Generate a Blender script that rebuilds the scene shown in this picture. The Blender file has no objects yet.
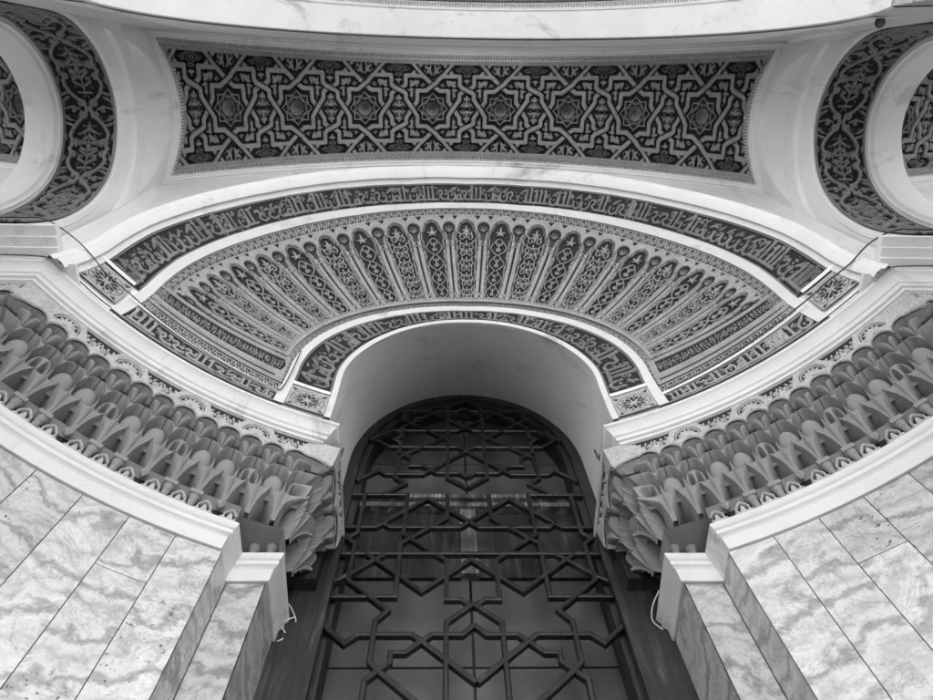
import bpy, math, random
import numpy as np
from mathutils import Matrix, Vector

random.seed(7)
SC = bpy.context.scene
COL = SC.collection
S = 3.9            # metres per design unit (height of the impost above the eye)
EYE = 1.6
RAD = math.radians

# ------------------------------------------------------------------ camera
cam = bpy.data.cameras.new('camera')
cam.sensor_width = 36.0
cam.lens = 28.01
cam.clip_start = 0.05
cam.clip_end = 2000
camo = bpy.data.objects.new('camera', cam)
COL.objects.link(camo)
CAMX = -0.0395
camo.matrix_world = (Matrix.Translation((CAMX * S, 0, EYE)) @ Matrix.Rotation(RAD(-4.64), 4, 'Z')
                     @ Matrix.Rotation(RAD(90 + 70.24), 4, 'X') @ Matrix.Rotation(RAD(-3.87), 4, 'Z'))
SC.camera = camo

# ------------------------------------------------------------------ light
SUN_EL, SUN_AZ = 66.0, 165.0          # azimuth clockwise from +Y: veiled sun in front of the porch
w = bpy.data.worlds.new('World')
SC.world = w
w.use_nodes = True
nt = w.node_tree
nt.nodes.clear()
sky = nt.nodes.new('ShaderNodeTexSky')
sky.sky_type = 'NISHITA'
sky.sun_disc = False
sky.sun_elevation = RAD(SUN_EL)
sky.sun_rotation = RAD(SUN_AZ)
bw = nt.nodes.new('ShaderNodeRGBToBW')      # a black and white photograph: neutral sky
bg = nt.nodes.new('ShaderNodeBackground')
bg.inputs['Strength'].default_value = 0.15
wo = nt.nodes.new('ShaderNodeOutputWorld')
nt.links.new(sky.outputs['Color'], bw.inputs['Color'])
nt.links.new(bw.outputs['Val'], bg.inputs['Color'])
nt.links.new(bg.outputs['Background'], wo.inputs['Surface'])

sun = bpy.data.lights.new('sun', 'SUN')
sun.energy = 1.5
sun.angle = RAD(25)
suno = bpy.data.objects.new('sun', sun)
COL.objects.link(suno)
az, el = RAD(SUN_AZ), RAD(SUN_EL)
sd = Vector((math.sin(az) * math.cos(el), math.cos(az) * math.cos(el), math.sin(el)))
suno.rotation_euler = sd.to_track_quat('Z', 'Y').to_euler()
suno.location = sd * 50

SC.view_settings.view_transform = 'Standard'
SC.view_settings.look = 'None'
SC.view_settings.gamma = 1
SC.view_settings.use_curve_mapping = False
SC.view_settings.exposure = 2.55
SC.cycles.max_bounces = 8
SC.cycles.diffuse_bounces = 6

# ------------------------------------------------------------------ materials
def mat(name):
    m = bpy.data.materials.new(name)
    m.use_nodes = True
    t = m.node_tree
    b = t.nodes['Principled BSDF']
    return m, t, b

def N(t, typ, **kw):
    n = t.nodes.new(typ)
    for k, v in kw.items():
        if k in n.inputs:
            n.inputs[k].default_value = v
        else:
            setattr(n, k, v)
    return n

def pos(t, scale=(1, 1, 1)):
    g = t.nodes.new('ShaderNodeNewGeometry')
    mp = t.nodes.new('ShaderNodeMapping')
    mp.inputs['Scale'].default_value = scale
    t.links.new(g.outputs['Position'], mp.inputs['Vector'])
    return mp.outputs['Vector']

def noise(t, vec, scale, detail=6, rough=.6, dist=0.0):
    n = t.nodes.new('ShaderNodeTexNoise')
    n.inputs['Scale'].default_value = scale
    n.inputs['Detail'].default_value = detail
    n.inputs['Roughness'].default_value = rough
    n.inputs['Distortion'].default_value = dist
    t.links.new(vec, n.inputs['Vector'])
    return n.outputs['Fac']

def ramp(t, fac, stops):
    r = t.nodes.new('ShaderNodeValToRGB')
    e = r.color_ramp.elements
    while len(e) < len(stops):
        e.new(0.5)
    for el_, (p, v) in zip(e, stops):
        el_.position = p
        el_.color = (v, v, v, 1)
    t.links.new(fac, r.inputs['Fac'])
    return r.outputs['Color']

def mathn(t, op, a, b=None):
    n = t.nodes.new('ShaderNodeMath')
    n.operation = op
    for i, x in enumerate((a, b)):
        if x is None:
            continue
        if isinstance(x, (int, float)):
            n.inputs[i].default_value = x
        else:
            t.links.new(x, n.inputs[i])
    return n.outputs[0]

def bump(t, b, height, strength=.3, dist=.01):
    n = t.nodes.new('ShaderNodeBump')
    n.inputs['Strength'].default_value = strength
    n.inputs['Distance'].default_value = dist
    t.links.new(height, n.inputs['Height'])
    t.links.new(n.outputs['Normal'], b.inputs['Normal'])

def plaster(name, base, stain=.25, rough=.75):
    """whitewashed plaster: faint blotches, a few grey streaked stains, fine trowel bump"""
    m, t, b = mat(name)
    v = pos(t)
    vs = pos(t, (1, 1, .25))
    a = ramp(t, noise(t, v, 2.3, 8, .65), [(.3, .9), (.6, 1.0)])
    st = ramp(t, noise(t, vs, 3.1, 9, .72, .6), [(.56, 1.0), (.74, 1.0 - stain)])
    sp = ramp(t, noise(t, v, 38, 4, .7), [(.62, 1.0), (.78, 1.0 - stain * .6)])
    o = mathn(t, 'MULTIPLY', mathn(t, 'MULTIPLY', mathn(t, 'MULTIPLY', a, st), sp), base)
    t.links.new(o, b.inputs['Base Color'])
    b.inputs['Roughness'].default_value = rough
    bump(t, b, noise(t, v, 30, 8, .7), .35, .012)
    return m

def carved(name, ground, relief, var=.25):
    """carved stucco: the ground between the raised pattern gets a darker colour"""
    m, t, b = mat(name)
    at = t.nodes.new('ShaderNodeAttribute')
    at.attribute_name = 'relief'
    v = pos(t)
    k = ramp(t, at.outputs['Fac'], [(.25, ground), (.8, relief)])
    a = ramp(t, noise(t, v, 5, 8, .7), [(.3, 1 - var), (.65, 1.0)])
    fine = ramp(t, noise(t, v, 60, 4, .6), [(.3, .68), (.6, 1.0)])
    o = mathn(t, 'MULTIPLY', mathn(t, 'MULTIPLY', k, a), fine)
    t.links.new(o, b.inputs['Base Color'])
    b.inputs['Roughness'].default_value = .7
    bump(t, b, noise(t, v, 70, 6, .65), .5, .012)
    return m

def marble(name):
    m, t, b = mat(name)
    oi = t.nodes.new('ShaderNodeObjectInfo')
    g = t.nodes.new('ShaderNodeNewGeometry')
    mp = t.nodes.new('ShaderNodeMapping')
    cx = t.nodes.new('ShaderNodeCombineXYZ')
    r = oi.outputs['Random']
    t.links.new(mathn(t, 'MULTIPLY', r, 37.0), cx.inputs[0])
    t.links.new(mathn(t, 'MULTIPLY', r, 91.0), cx.inputs[1])
    t.links.new(mathn(t, 'MULTIPLY', r, 53.0), cx.inputs[2])
    rx = t.nodes.new('ShaderNodeCombineXYZ')
    t.links.new(mathn(t, 'MULTIPLY', mathn(t, 'SUBTRACT', r, .5), 1.1), rx.inputs[1])
    t.links.new(mathn(t, 'MULTIPLY', r, 2.0), rx.inputs[2])
    t.links.new(g.outputs['Position'], mp.inputs['Vector'])
    t.links.new(cx.outputs[0], mp.inputs['Location'])
    t.links.new(rx.outputs[0], mp.inputs['Rotation'])
    v = mp.outputs['Vector']
    wv = t.nodes.new('ShaderNodeTexWave')
    wv.bands_direction = 'Z'
    wv.inputs['Scale'].default_value = 1.25
    wv.inputs['Distortion'].default_value = 10.0
    wv.inputs['Detail'].default_value = 9
    wv.inputs['Detail Scale'].default_value = 1.6
    wv.inputs['Detail Roughness'].default_value = .62
    t.links.new(v, wv.inputs['Vector'])
    vein = ramp(t, wv.outputs['Fac'], [(.0, .52), (.07, .74), (.16, .93), (.30, 1.0), (.42, .90), (.46, 1.0), (.70, .97), (.76, .80), (.84, .96), (1.0, .74)])
    cloud = ramp(t, noise(t, v, 3.4, 12, .68, 1.6), [(.32, .55), (.43, .88), (.50, 1.0), (.56, .92), (.66, 1.08)])
    thin = ramp(t, noise(t, v, 1.7, 10, .7, 2.5), [(.475, 1.0), (.495, .66), (.512, 1.0)])
    grain = ramp(t, noise(t, v, 26, 8, .7), [(.3, .86), (.6, 1.0)])
    cloud = mathn(t, 'MULTIPLY', cloud, grain)
    pits = ramp(t, noise(t, v, 42, 3, .55), [(.64, 1.0), (.67, .22)])
    pm = ramp(t, noise(t, v, 2.1, 3, .5), [(.56, 0.0), (.62, 1.0)])
    pit = mathn(t, 'SUBTRACT', 1.0, mathn(t, 'MULTIPLY', mathn(t, 'SUBTRACT', 1.0, pits), pm))
    tone = mathn(t, 'ADD', .80, mathn(t, 'MULTIPLY', r, .26))
    o = mathn(t, 'MULTIPLY', mathn(t, 'MULTIPLY', mathn(t, 'MULTIPLY', vein, cloud), mathn(t, 'MULTIPLY', thin, pit)), tone)
    o = mathn(t, 'MULTIPLY', o, .66)
    t.links.new(o, b.inputs['Base Color'])
    b.inputs['Roughness'].default_value = .38
    bump(t, b, pit, .35, .004)
    return m

def wood(name, base, rough=.45):
    m, t, b = mat(name)
    v = pos(t, (9, 9, .7))
    g = ramp(t, noise(t, v, 2.2, 9, .7, .8), [(.32, .3), (.52, .9), (.68, 3.2)])
    wear = ramp(t, noise(t, pos(t), 4.0, 7, .7), [(.45, 1.0), (.75, 2.0)])
    o = mathn(t, 'MULTIPLY', mathn(t, 'MULTIPLY', g, wear), base)
    t.links.new(o, b.inputs['Base Color'])
    b.inputs['Roughness'].default_value = rough
    bump(t, b, noise(t, v, 5, 6, .6), .35, .004)
    return m

def plain(name, c, rough=.6, metal=0.0):
    m, t, b = mat(name)
    a = ramp(t, noise(t, pos(t), 12, 5, .6), [(.3, c * .75), (.7, c * 1.15)])
    t.links.new(a, b.inputs['Base Color'])
    b.inputs['Roughness'].default_value = rough
    b.inputs['Metallic'].default_value = metal
    return m

M = {}
M['white'] = plaster('whitewashed_plaster', .82, .52)
M['dirty'] = plaster('stained_plaster', .62, .8)
M['reveal'] = plaster('smooth_grey_plaster', .82, .35)
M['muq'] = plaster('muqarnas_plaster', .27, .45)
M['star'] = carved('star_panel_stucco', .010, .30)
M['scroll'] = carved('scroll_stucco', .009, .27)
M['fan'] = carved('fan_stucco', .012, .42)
M['script'] = carved('inscription_stucco', .010, .29, .55)  # dark relief: shade of the down-facing bands put into the colour
M['script_lit'] = carved('lit_inscription_stucco', .02, .46, .4)  # paler copy of script: skylight on the lower strips put into the colour
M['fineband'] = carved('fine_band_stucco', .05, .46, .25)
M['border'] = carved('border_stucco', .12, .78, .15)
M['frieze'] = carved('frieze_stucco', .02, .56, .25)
M['marble'] = marble('veined_marble')
M['wood'] = wood('dark_door_wood', .016, .5)
M['lattice'] = wood('lattice_wood', .010, .36)
M['rail'] = wood('pale_worn_wood', .10, .5)
M['iron'] = plain('rusty_iron', .09, .6, .3)
M['cable'] = plain('black_cable', .04, .5)
M['twine'] = plain('pale_twine', .65, .7)
M['backing'] = plaster('masonry', .45, .3)

def glass_mat():
    m, t, b = mat('hammered_glass')
    v = pos(t)
    a = ramp(t, noise(t, v, 1.3, 4, .5), [(.35, .05), (.7, .11)])
    t.links.new(a, b.inputs['Base Color'])
    b.inputs['Roughness'].default_value = .28
    b.inputs['Specular IOR Level'].default_value = .4
    bump(t, b, noise(t, v, 48, 3, .5), .35, .005)
    return m
M['glass'] = glass_mat()

def ground_mat():
    m, t, b = mat('pale_paving')
    br = t.nodes.new('ShaderNodeTexBrick')
    br.inputs['Color1'].default_value = (.58, .58, .58, 1)
    br.inputs['Color2'].default_value = (.50, .50, .50, 1)
    br.inputs['Mortar'].default_value = (.3, .3, .3, 1)
    br.inputs['Scale'].default_value = 1.6
    br.inputs['Mortar Size'].default_value = .008
    t.links.new(pos(t), br.inputs['Vector'])
    t.links.new(br.outputs['Color'], b.inputs['Base Color'])
    b.inputs['Roughness'].default_value = .6
    return m
M['ground'] = ground_mat()
M['floor'] = plain('added_dark_floor', .09, .5)
M['moulding'] = plaster('dimmed_moulding_plaster', .70, .55)  # copy of the white plaster, its colour darkened against the strong front light

# ------------------------------------------------------------------ object helpers
def W(v):
    """design units -> metres"""
    v = np.asarray(v, dtype=np.float64)
    return v * S + np.array((0, 0, EYE))

def mesh_np(name, verts, faces, m, relief=None, smooth=True, sharp=None):
    verts = np.asarray(verts, dtype=np.float32).reshape(-1, 3)
    me = bpy.data.meshes.new(name)
    if isinstance(faces, np.ndarray):
        nf, k = faces.shape
        me.vertices.add(len(verts))
        me.vertices.foreach_set('co', verts.ravel())
        me.loops.add(nf * k)
        me.loops.foreach_set('vertex_index', faces.astype(np.int32).ravel())
        me.polygons.add(nf)
        me.polygons.foreach_set('loop_start', (np.arange(nf) * k).astype(np.int32))
        me.polygons.foreach_set('loop_total', np.full(nf, k, dtype=np.int32))
        me.update(calc_edges=True)
    else:
        me.from_pydata([tuple(map(float, v)) for v in verts], [], [tuple(map(int, f)) for f in faces])
        me.update()
    if relief is not None:
        a = me.attributes.new('relief', 'FLOAT', 'POINT')
        a.data.foreach_set('value', np.asarray(relief, dtype=np.float32).ravel())
    me.polygons.foreach_set('use_smooth', np.full(len(me.polygons), smooth))
    if sharp:
        me.set_sharp_from_angle(angle=RAD(sharp))
    me.materials.append(m)
    return me

def thing(name, label, cat, loc=(0, 0, 0), group=None):
    o = bpy.data.objects.new(name, None)
    COL.objects.link(o)
    o.location = W(loc)
    o.empty_display_size = .1
    o['label'] = label
    o['category'] = cat
    if group:
        o['group'] = group
    return o

def root_of(o):
    while o.parent:
        o = o.parent
    return o

def part(name, verts, faces, m, parent, **kw):
    """verts in design units; linked as one mesh under parent"""
    v = W(verts).reshape(-1, 3)
    if parent is not None:
        v = v - np.array(root_of(parent).location)
    me = mesh_np(name, v, faces, m, **kw)
    o = bpy.data.objects.new(name, me)
    COL.objects.link(o)
    if parent is not None:
        o.parent = parent
    return o

def tag(o, label, cat, group=None):
    o['label'] = label
    o['category'] = cat
    if group:
        o['group'] = group
    return o

def copy_tree(o, parent=None):
    c = o.copy()
    COL.objects.link(c)
    c.parent = parent
    for ch in list(o.children):
        copy_tree(ch, c)
    return c

def grid_faces(ny, nx, mask=None):
    i = np.arange(ny - 1)[:, None] * nx + np.arange(nx - 1)[None, :]
    f = np.stack([i, i + 1, i + nx + 1, i + nx], -1)
    if mask is not None:
        f = f[mask]
    return f.reshape(-1, 4)

def compact(verts, faces, relief=None):
    used, inv = np.unique(faces, return_inverse=True)
    f = inv.reshape(faces.shape)
    return verts.reshape(-1, 3)[used], f, (None if relief is None else np.asarray(relief).ravel()[used])

def hf_part(name, P, Nn, D, depth, m, parent, mask=None):
    """height field: base points P (ny,nx,3), unit normals Nn, heights D in 0..1"""
    V = P + Nn * (D[..., None] * depth)
    ny, nx = D.shape
    f = grid_faces(ny, nx, mask)
    v, f, r = compact(V, f, D)
    return part(name, v, f, m, parent, relief=r)

def sweep(name, path, prof, m, parent, closed_prof=False, sx=1, sharp=30):
    """path (n,2) in plan, prof list of (offset to the left of the path direction, z); mitred"""
    path = np.asarray(path, float)
    V = []
    for off, z in prof:
        q = offset(path, off)
        V.append(np.c_[q[:, 0] * sx, q[:, 1], np.full(len(q), z)])
    V = np.stack(V, 0)                       # (np, n, 3)
    npf, n = V.shape[:2]
    f = grid_faces(npf, n)
    if closed_prof:
        i = (npf - 1) * n + np.arange(n - 1)
        j = np.arange(n - 1)
        f = np.r_[f, np.stack([i, i + 1, j + 1, j], -1)]
    return part(name, V.reshape(-1, 3), f, m, parent, sharp=sharp)

def offset(path, d):
    t = np.diff(path, axis=0)
    t /= np.linalg.norm(t, axis=1)[:, None]
    nrm = np.c_[-t[:, 1], t[:, 0]]
    n0 = np.r_[nrm[:1], nrm]
    n1 = np.r_[nrm, nrm[-1:]]
    mid = n0 + n1
    mid /= np.linalg.norm(mid, axis=1)[:, None]
    k = d / np.maximum((mid * n0).sum(1), .35)
    return path + mid * k[:, None]

def tube(name, pts, r, m, parent=None, nseg=8, world=False):
    pts = np.asarray(pts, float)
    if not world:
        pts = W(pts)
    # smooth resample
    P = []
    n = len(pts)
    for i in range(n - 1):
        p0, p1, p2, p3 = pts[max(i - 1, 0)], pts[i], pts[i + 1], pts[min(i + 2, n - 1)]
        for u in np.linspace(0, 1, 7)[:-1]:
            P.append(.5 * ((2 * p1) + (-p0 + p2) * u + (2 * p0 - 5 * p1 + 4 * p2 - p3) * u * u + (-p0 + 3 * p1 - 3 * p2 + p3) * u ** 3))
    P.append(pts[-1])
    P = np.array(P)
    T = np.gradient(P, axis=0)
    T /= np.linalg.norm(T, axis=1)[:, None] + 1e-12
    up = np.array((.31, .17, .93))
    A = np.cross(T, up)
    A /= np.linalg.norm(A, axis=1)[:, None] + 1e-12
    B = np.cross(T, A)
    ang = np.linspace(0, 2 * np.pi, nseg + 1)
    V = P[:, None] + r * (A[:, None] * np.cos(ang)[None, :, None] + B[:, None] * np.sin(ang)[None, :, None])
    f = grid_faces(len(P), nseg + 1)
    V = V.reshape(-1, 3)
    if parent is not None:
        V = V - np.array(root_of(parent).location)
    me = mesh_np(name, V, f, m)
    o = bpy.data.objects.new(name, me)
    COL.objects.link(o)
    if parent is not None:
        o.parent = parent
    return o

def box_vf(x0, x1, y0, y1, z0, z1):
    v = [(x, y, z) for z in (z0, z1) for y in (y0, y1) for x in (x0, x1)]
    f = [(0, 1, 3, 2), (4, 6, 7, 5), (0, 4, 5, 1), (2, 3, 7, 6), (0, 2, 6, 4), (1, 5, 7, 3)]
    return v, f

class VF:
    def __init__(s):
        s.v = []; s.f = []
    def add(s, v, f):
        o = len(s.v)
        s.v += [tuple(p) for p in v]
        s.f += [tuple(i + o for i in q) for q in f]
    def box(s, *a):
        s.add(*box_vf(*a))

def lathe_vf(prof, c, seg=14):
    """prof [(r,z)], c centre (x,y,z0)"""
    v = []; f = []
    for r, z in prof:
        for k in range(seg):
            a = 2 * math.pi * k / seg
            v.append((c[0] + r * math.cos(a), c[1] + r * math.sin(a), c[2] + z))
    for i in range(len(prof) - 1):
        for k in range(seg):
            f.append((i * seg + k, i * seg + (k + 1) % seg, (i + 1) * seg + (k + 1) % seg, (i + 1) * seg + k))
    f.append(tuple(range(seg - 1, -1, -1)))
    f.append(tuple((len(prof) - 1) * seg + k for k in range(seg)))
    return v, f

# ------------------------------------------------------------------ relief drawing
class Canvas:
    def __init__(s, x0, x1, y0, y1, nx, ny, base=0.0):
        s.x = np.linspace(x0, x1, nx)
        s.y = np.linspace(y0, y1, ny)
        s.X, s.Y = np.meshgrid(s.x, s.y)
        s.D = np.full((ny, nx), float(base))
        s.dx = (x1 - x0) / (nx - 1)
        s.dy = (y1 - y0) / (ny - 1)
        s.e = 1.3 * max(s.dx, s.dy)
    def win(s, xa, xb, ya, yb):
        i0 = max(int((xa - s.x[0]) / s.dx) - 1, 0); i1 = min(int((xb - s.x[0]) / s.dx) + 3, len(s.x))
        j0 = max(int((ya - s.y[0]) / s.dy) - 1, 0); j1 = min(int((yb - s.y[0]) / s.dy) + 3, len(s.y))
        return slice(j0, max(j1, j0)), slice(i0, max(i1, i0))
    def stroke(s, pts, w, h=1.0, mode='max', w2=None):
        pts = np.asarray(pts, float)
        ws = np.linspace(w, w if w2 is None else w2, len(pts))
        for k in range(len(pts) - 1):
            a, b = pts[k], pts[k + 1]
            m = max(ws[k], ws[k + 1]) / 2 + s.e
            J, I = s.win(min(a[0], b[0]) - m, max(a[0], b[0]) + m, min(a[1], b[1]) - m, max(a[1], b[1]) + m)
            X, Y = s.X[J, I], s.Y[J, I]
            if X.size == 0:
                continue
            d = b - a
            t = np.clip(((X - a[0]) * d[0] + (Y - a[1]) * d[1]) / (d @ d + 1e-12), 0, 1)
            dist = np.hypot(X - a[0] - t * d[0], Y - a[1] - t * d[1])
            wl = ws[k] + (ws[k + 1] - ws[k]) * t
            v = np.clip((wl / 2 - dist) / s.e + .5, 0, 1)
            if mode == 'max':
                s.D[J, I] = np.maximum(s.D[J, I], v * h)
            else:
                s.D[J, I] = np.minimum(s.D[J, I], 1 - v * (1 - h))
    def poly(s, pts, h=1.0):
        """set the inside of a polygon to height h"""
        pts = np.asarray(pts, float)
        J, I = s.win(pts[:, 0].min(), pts[:, 0].max(), pts[:, 1].min(), pts[:, 1].max())
        X, Y = s.X[J, I], s.Y[J, I]
        ins = np.zeros(X.shape, bool)
        n = len(pts)
        for k in range(n):
            (xa, ya), (xb, yb) = pts[k], pts[(k + 1) % n]
            c = ((ya > Y) != (yb > Y)) & (X < (xb - xa) * (Y - ya) / (yb - ya + 1e-12) + xa)
            ins ^= c
        D = s.D[J, I]
        D[ins] = h
        s.D[J, I] = D
    def disc(s, c, r, h=1.0, mode='max'):
        s.stroke([c, (c[0] + 1e-6, c[1])], 2 * r, h, mode)
    def leaf(s, c, ang, L, wd, h=1.0, bend=0.0):
        t = np.linspace(0, 1, 7)
        a = ang + bend * t
        st = L / 6
        p = [np.array(c, float)]
        for k in range(6):
            p.append(p[-1] + st * np.array((math.cos(a[k]), math.sin(a[k]))))
        prof = np.sin(np.pi * np.clip(.12 + t * .86, 0, 1)) ** .8
        for k in range(6):
            s.stroke([p[k], p[k + 1]], wd * prof[k], h, 'max', wd * prof[k + 1])
    def curl(s, c, ang, r, wd, turn=1.3, sg=1, h=1.0):
        """a scroll that starts at c heading ang and winds up"""
        n = 14
        p = [np.array(c, float)]
        a = ang
        for k in range(n):
            rr = r * (1 - .8 * k / n)
            step = turn * 2 * math.pi / n
            a += sg * step
            p.append(p[-1] + rr * step * np.array((math.cos(a), math.sin(a))))
        s.stroke(p, wd, h, 'max', wd * .8)
    def palm(s, c, ang, L, wd, h=1.0):
        s.leaf(c, ang, L, wd * 1.25, h)
        for sg in (-1, 1):
            s.leaf(c, ang + sg * .75, L * .75, wd, h, bend=sg * .9)
            s.leaf(c, ang + sg * 1.5, L * .5, wd * .9, h, bend=sg * 1.2)

def smooth_pts(p, n=5):
    p = np.asarray(p, float)
    out = []
    for i in range(len(p) - 1):
        p0, p1, p2, p3 = p[max(i - 1, 0)], p[i], p[i + 1], p[min(i + 2, len(p) - 1)]
        for u in np.linspace(0, 1, n + 1)[:-1]:
            out.append(.5 * ((2 * p1) + (-p0 + p2) * u + (2 * p0 - 5 * p1 + 4 * p2 - p3) * u * u + (-p0 + 3 * p1 - 3 * p2 + p3) * u ** 3))
    out.append(p[-1])
    return np.array(out)

def script_canvas(length, seed, nx, ny, fill=1.0):
    """a band of angular Arabic lettering: uprights, a joined base line, bowls, dots and filler scrolls; height 1"""
    rnd = random.Random(seed)
    c = Canvas(0, length, 0, 1, nx, ny)
    wv = .105
    for y in (.035, .965):
        c.stroke([(0, y), (length, y)], .05, .9)
    for k in range(int(length * 9 * fill)):
        c.leaf((rnd.uniform(.1, length - .1), rnd.uniform(.12, .9)), rnd.uniform(0, 6.2), .14, .055, .5, bend=rnd.uniform(-1.5, 1.5))
    x = .25
    while x < length - .3:
        k = rnd.random()
        if k < .34:                                   # group of uprights
            n = rnd.choice((1, 2, 2, 3))
            for j in range(n):
                xx = x + j * .24
                top = rnd.uniform(.8, .9)
                c.stroke([(xx, .2), (xx, top)], wv * 1.1)
                c.stroke([(xx - .07, top), (xx + .03, top - .03)], wv * .9)
            c.stroke([(x - .06, .2), (x + (n - 1) * .24 + .2, .2)], wv)
            x += n * .24 + .14
        elif k < .56:                                 # bowl with tail
            c.stroke(smooth_pts([(x, .48), (x + .02, .24), (x + .2, .15), (x + .38, .26), (x + .4, .52)]), wv)
            c.disc((x + .2, .42), .055)
            c.leaf((x + .08, .62), .4, .36, .12, bend=.8)
            x += .54
        elif k < .74:                                 # loop letter
            a = np.linspace(0, 2 * np.pi, 13)
            c.stroke(np.c_[x + .14 + .12 * np.cos(a), .32 + .13 * np.sin(a)], wv * .85)
            c.stroke([(x - .05, .2), (x + .38, .2)], wv)
            c.curl((x + .1, .6), .5, .16, .06, 1.1, rnd.choice((-1, 1)))
            x += .42
        elif k < .9:                                  # long sweeping tail
            c.stroke(smooth_pts([(x, .62), (x + .16, .66), (x + .22, .5), (x + .1, .36), (x + .3, .2), (x + .55, .26)]), wv)
            c.disc((x + .42, .48), .05); c.disc((x + .42, .64), .05)
            x += .62
        else:                                         # knotted upright
            c.stroke([(x, .2), (x, .45), (x + .1, .55), (x, .65), (x, .9)], wv)
            c.stroke([(x + .12, .2), (x + .12, .45), (x + .02, .55), (x + .12, .65), (x + .12, .9)], wv)
            x += .3
        x -= .07
        if rnd.random() < .95 * fill:
            c.curl((x - .1, rnd.uniform(.45, .75)), rnd.uniform(0, 6), .1, .065, 1.0, rnd.choice((-1, 1)), .8)
            c.leaf((x - .05, rnd.uniform(.12, .3)), rnd.uniform(0, 6), .2, .09, .7, bend=1)
        c.curl((x - .2, rnd.uniform(.3, .9)), rnd.uniform(0, 6), .07, .04, 1.0, rnd.choice((-1, 1)), .6)
        if rnd.random() < .8 * fill:
            c.leaf((x - .2, rnd.uniform(.68, .82)), rnd.uniform(-.5, .5), .22, .09, .8, bend=rnd.uniform(-1, 1))
    return c

def vine_canvas(length, seed, nx, ny, dens=1.0):
    """thin border of running leaves, height 1"""
    rnd = random.Random(seed)
    c = Canvas(0, length, 0, 1, nx, ny)
    for y in (.06, .94):
        c.stroke([(0, y), (length, y)], .12, .9)
    xs = np.arange(0, length, .9)
    for i, x in enumerate(xs):
        s = 1 if i % 2 else -1
        c.stroke(smooth_pts([(x, .5 - s * .22), (x + .45, .5 + s * .22), (x + .9, .5 - s * .22)]), .13)
        c.leaf((x + .3, .5), s * 1.0, .5, .26, bend=s)
        c.leaf((x + .62, .5), -s * 1.2, .42, .22, bend=-s)
    return c

def rosette_canvas(n):
    """square panel: ring of almond openings round a small star"""
    c = Canvas(-1, 1, -1, 1, n, n, base=1.0)
    c.D[:] = .75
    for r, cnt, L, wd, ph in ((.47, 12, .3, .21, 0), (.25, 6, .16, .14, .3), (.68, 12, .16, .12, math.pi / 12)):
        for k in range(cnt):
            a = ph + 2 * math.pi * k / cnt
            p = np.array((math.cos(a), math.sin(a)))
            c.stroke([p * (r - L / 2), p * r], wd * .4, .0, 'min', wd)
            c.stroke([p * r, p * (r + L / 2)], wd, .0, 'min', wd * .3)
    a = np.linspace(0, 2 * np.pi, 40)
    c.stroke(np.c_[.86 * np.cos(a), .86 * np.sin(a)], .05, .25, 'min')
    for sx in (-1, 1):
        for sy in (-1, 1):
            for ph in (-.5, .4):
                c.stroke([(sx * .88, sy * .88), (sx * (.72 + .1 * ph), sy * (.72 - .1 * ph))], .1, .15, 'min')
    for q in (-.97, .97):
        c.stroke([(-1, q), (1, q)], .07, 1.0); c.stroke([(q, -1), (q, 1)], .07, 1.0)
    return c

# =================================================================== SETTING
gv, gf = box_vf(-110, 110, -110, 110, -EYE / S - .05, -EYE / S)
g = part('ground', gv, gf, M['ground'], None, smooth=False)
g['kind'] = 'structure'
GZ = -EYE / S
pf = part('bounce_cut_floor', *box_vf(-3, 3, -.85, .80, GZ - .01, GZ + .004), M['floor'], None, smooth=False)  # unseen floor, added and made dark to cut light bouncing up
pf['kind'] = 'structure'

# ------------------------------------------------------------------ plan of the niche (right half, mirrored with sx)
CY = -.265
def arc_path(R, xend, pier_y, pier_x=.84, jamb=None, n=40):
    """from the pier beside the niche, round the niche wall, to x = xend; then the list of jamb points"""
    pts = [(pier_x, pier_y)]
    xc = math.sqrt(R * R - (pier_y - CY) ** 2)
    a0 = math.atan2(xc, pier_y - CY)
    a1 = math.asin(xend / R)
    for a in np.linspace(a0, a1, n):
        pts.append((R * math.sin(a), CY + R * math.cos(a)))
    for p in (jamb or []):
        pts.append(p)
    return np.array(pts)
# path runs from the pier towards the door; the room lies on its left-hand side
def room_side(path):
    return path

SIDES = ((-1, 'left'), (1, 'right'))

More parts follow.
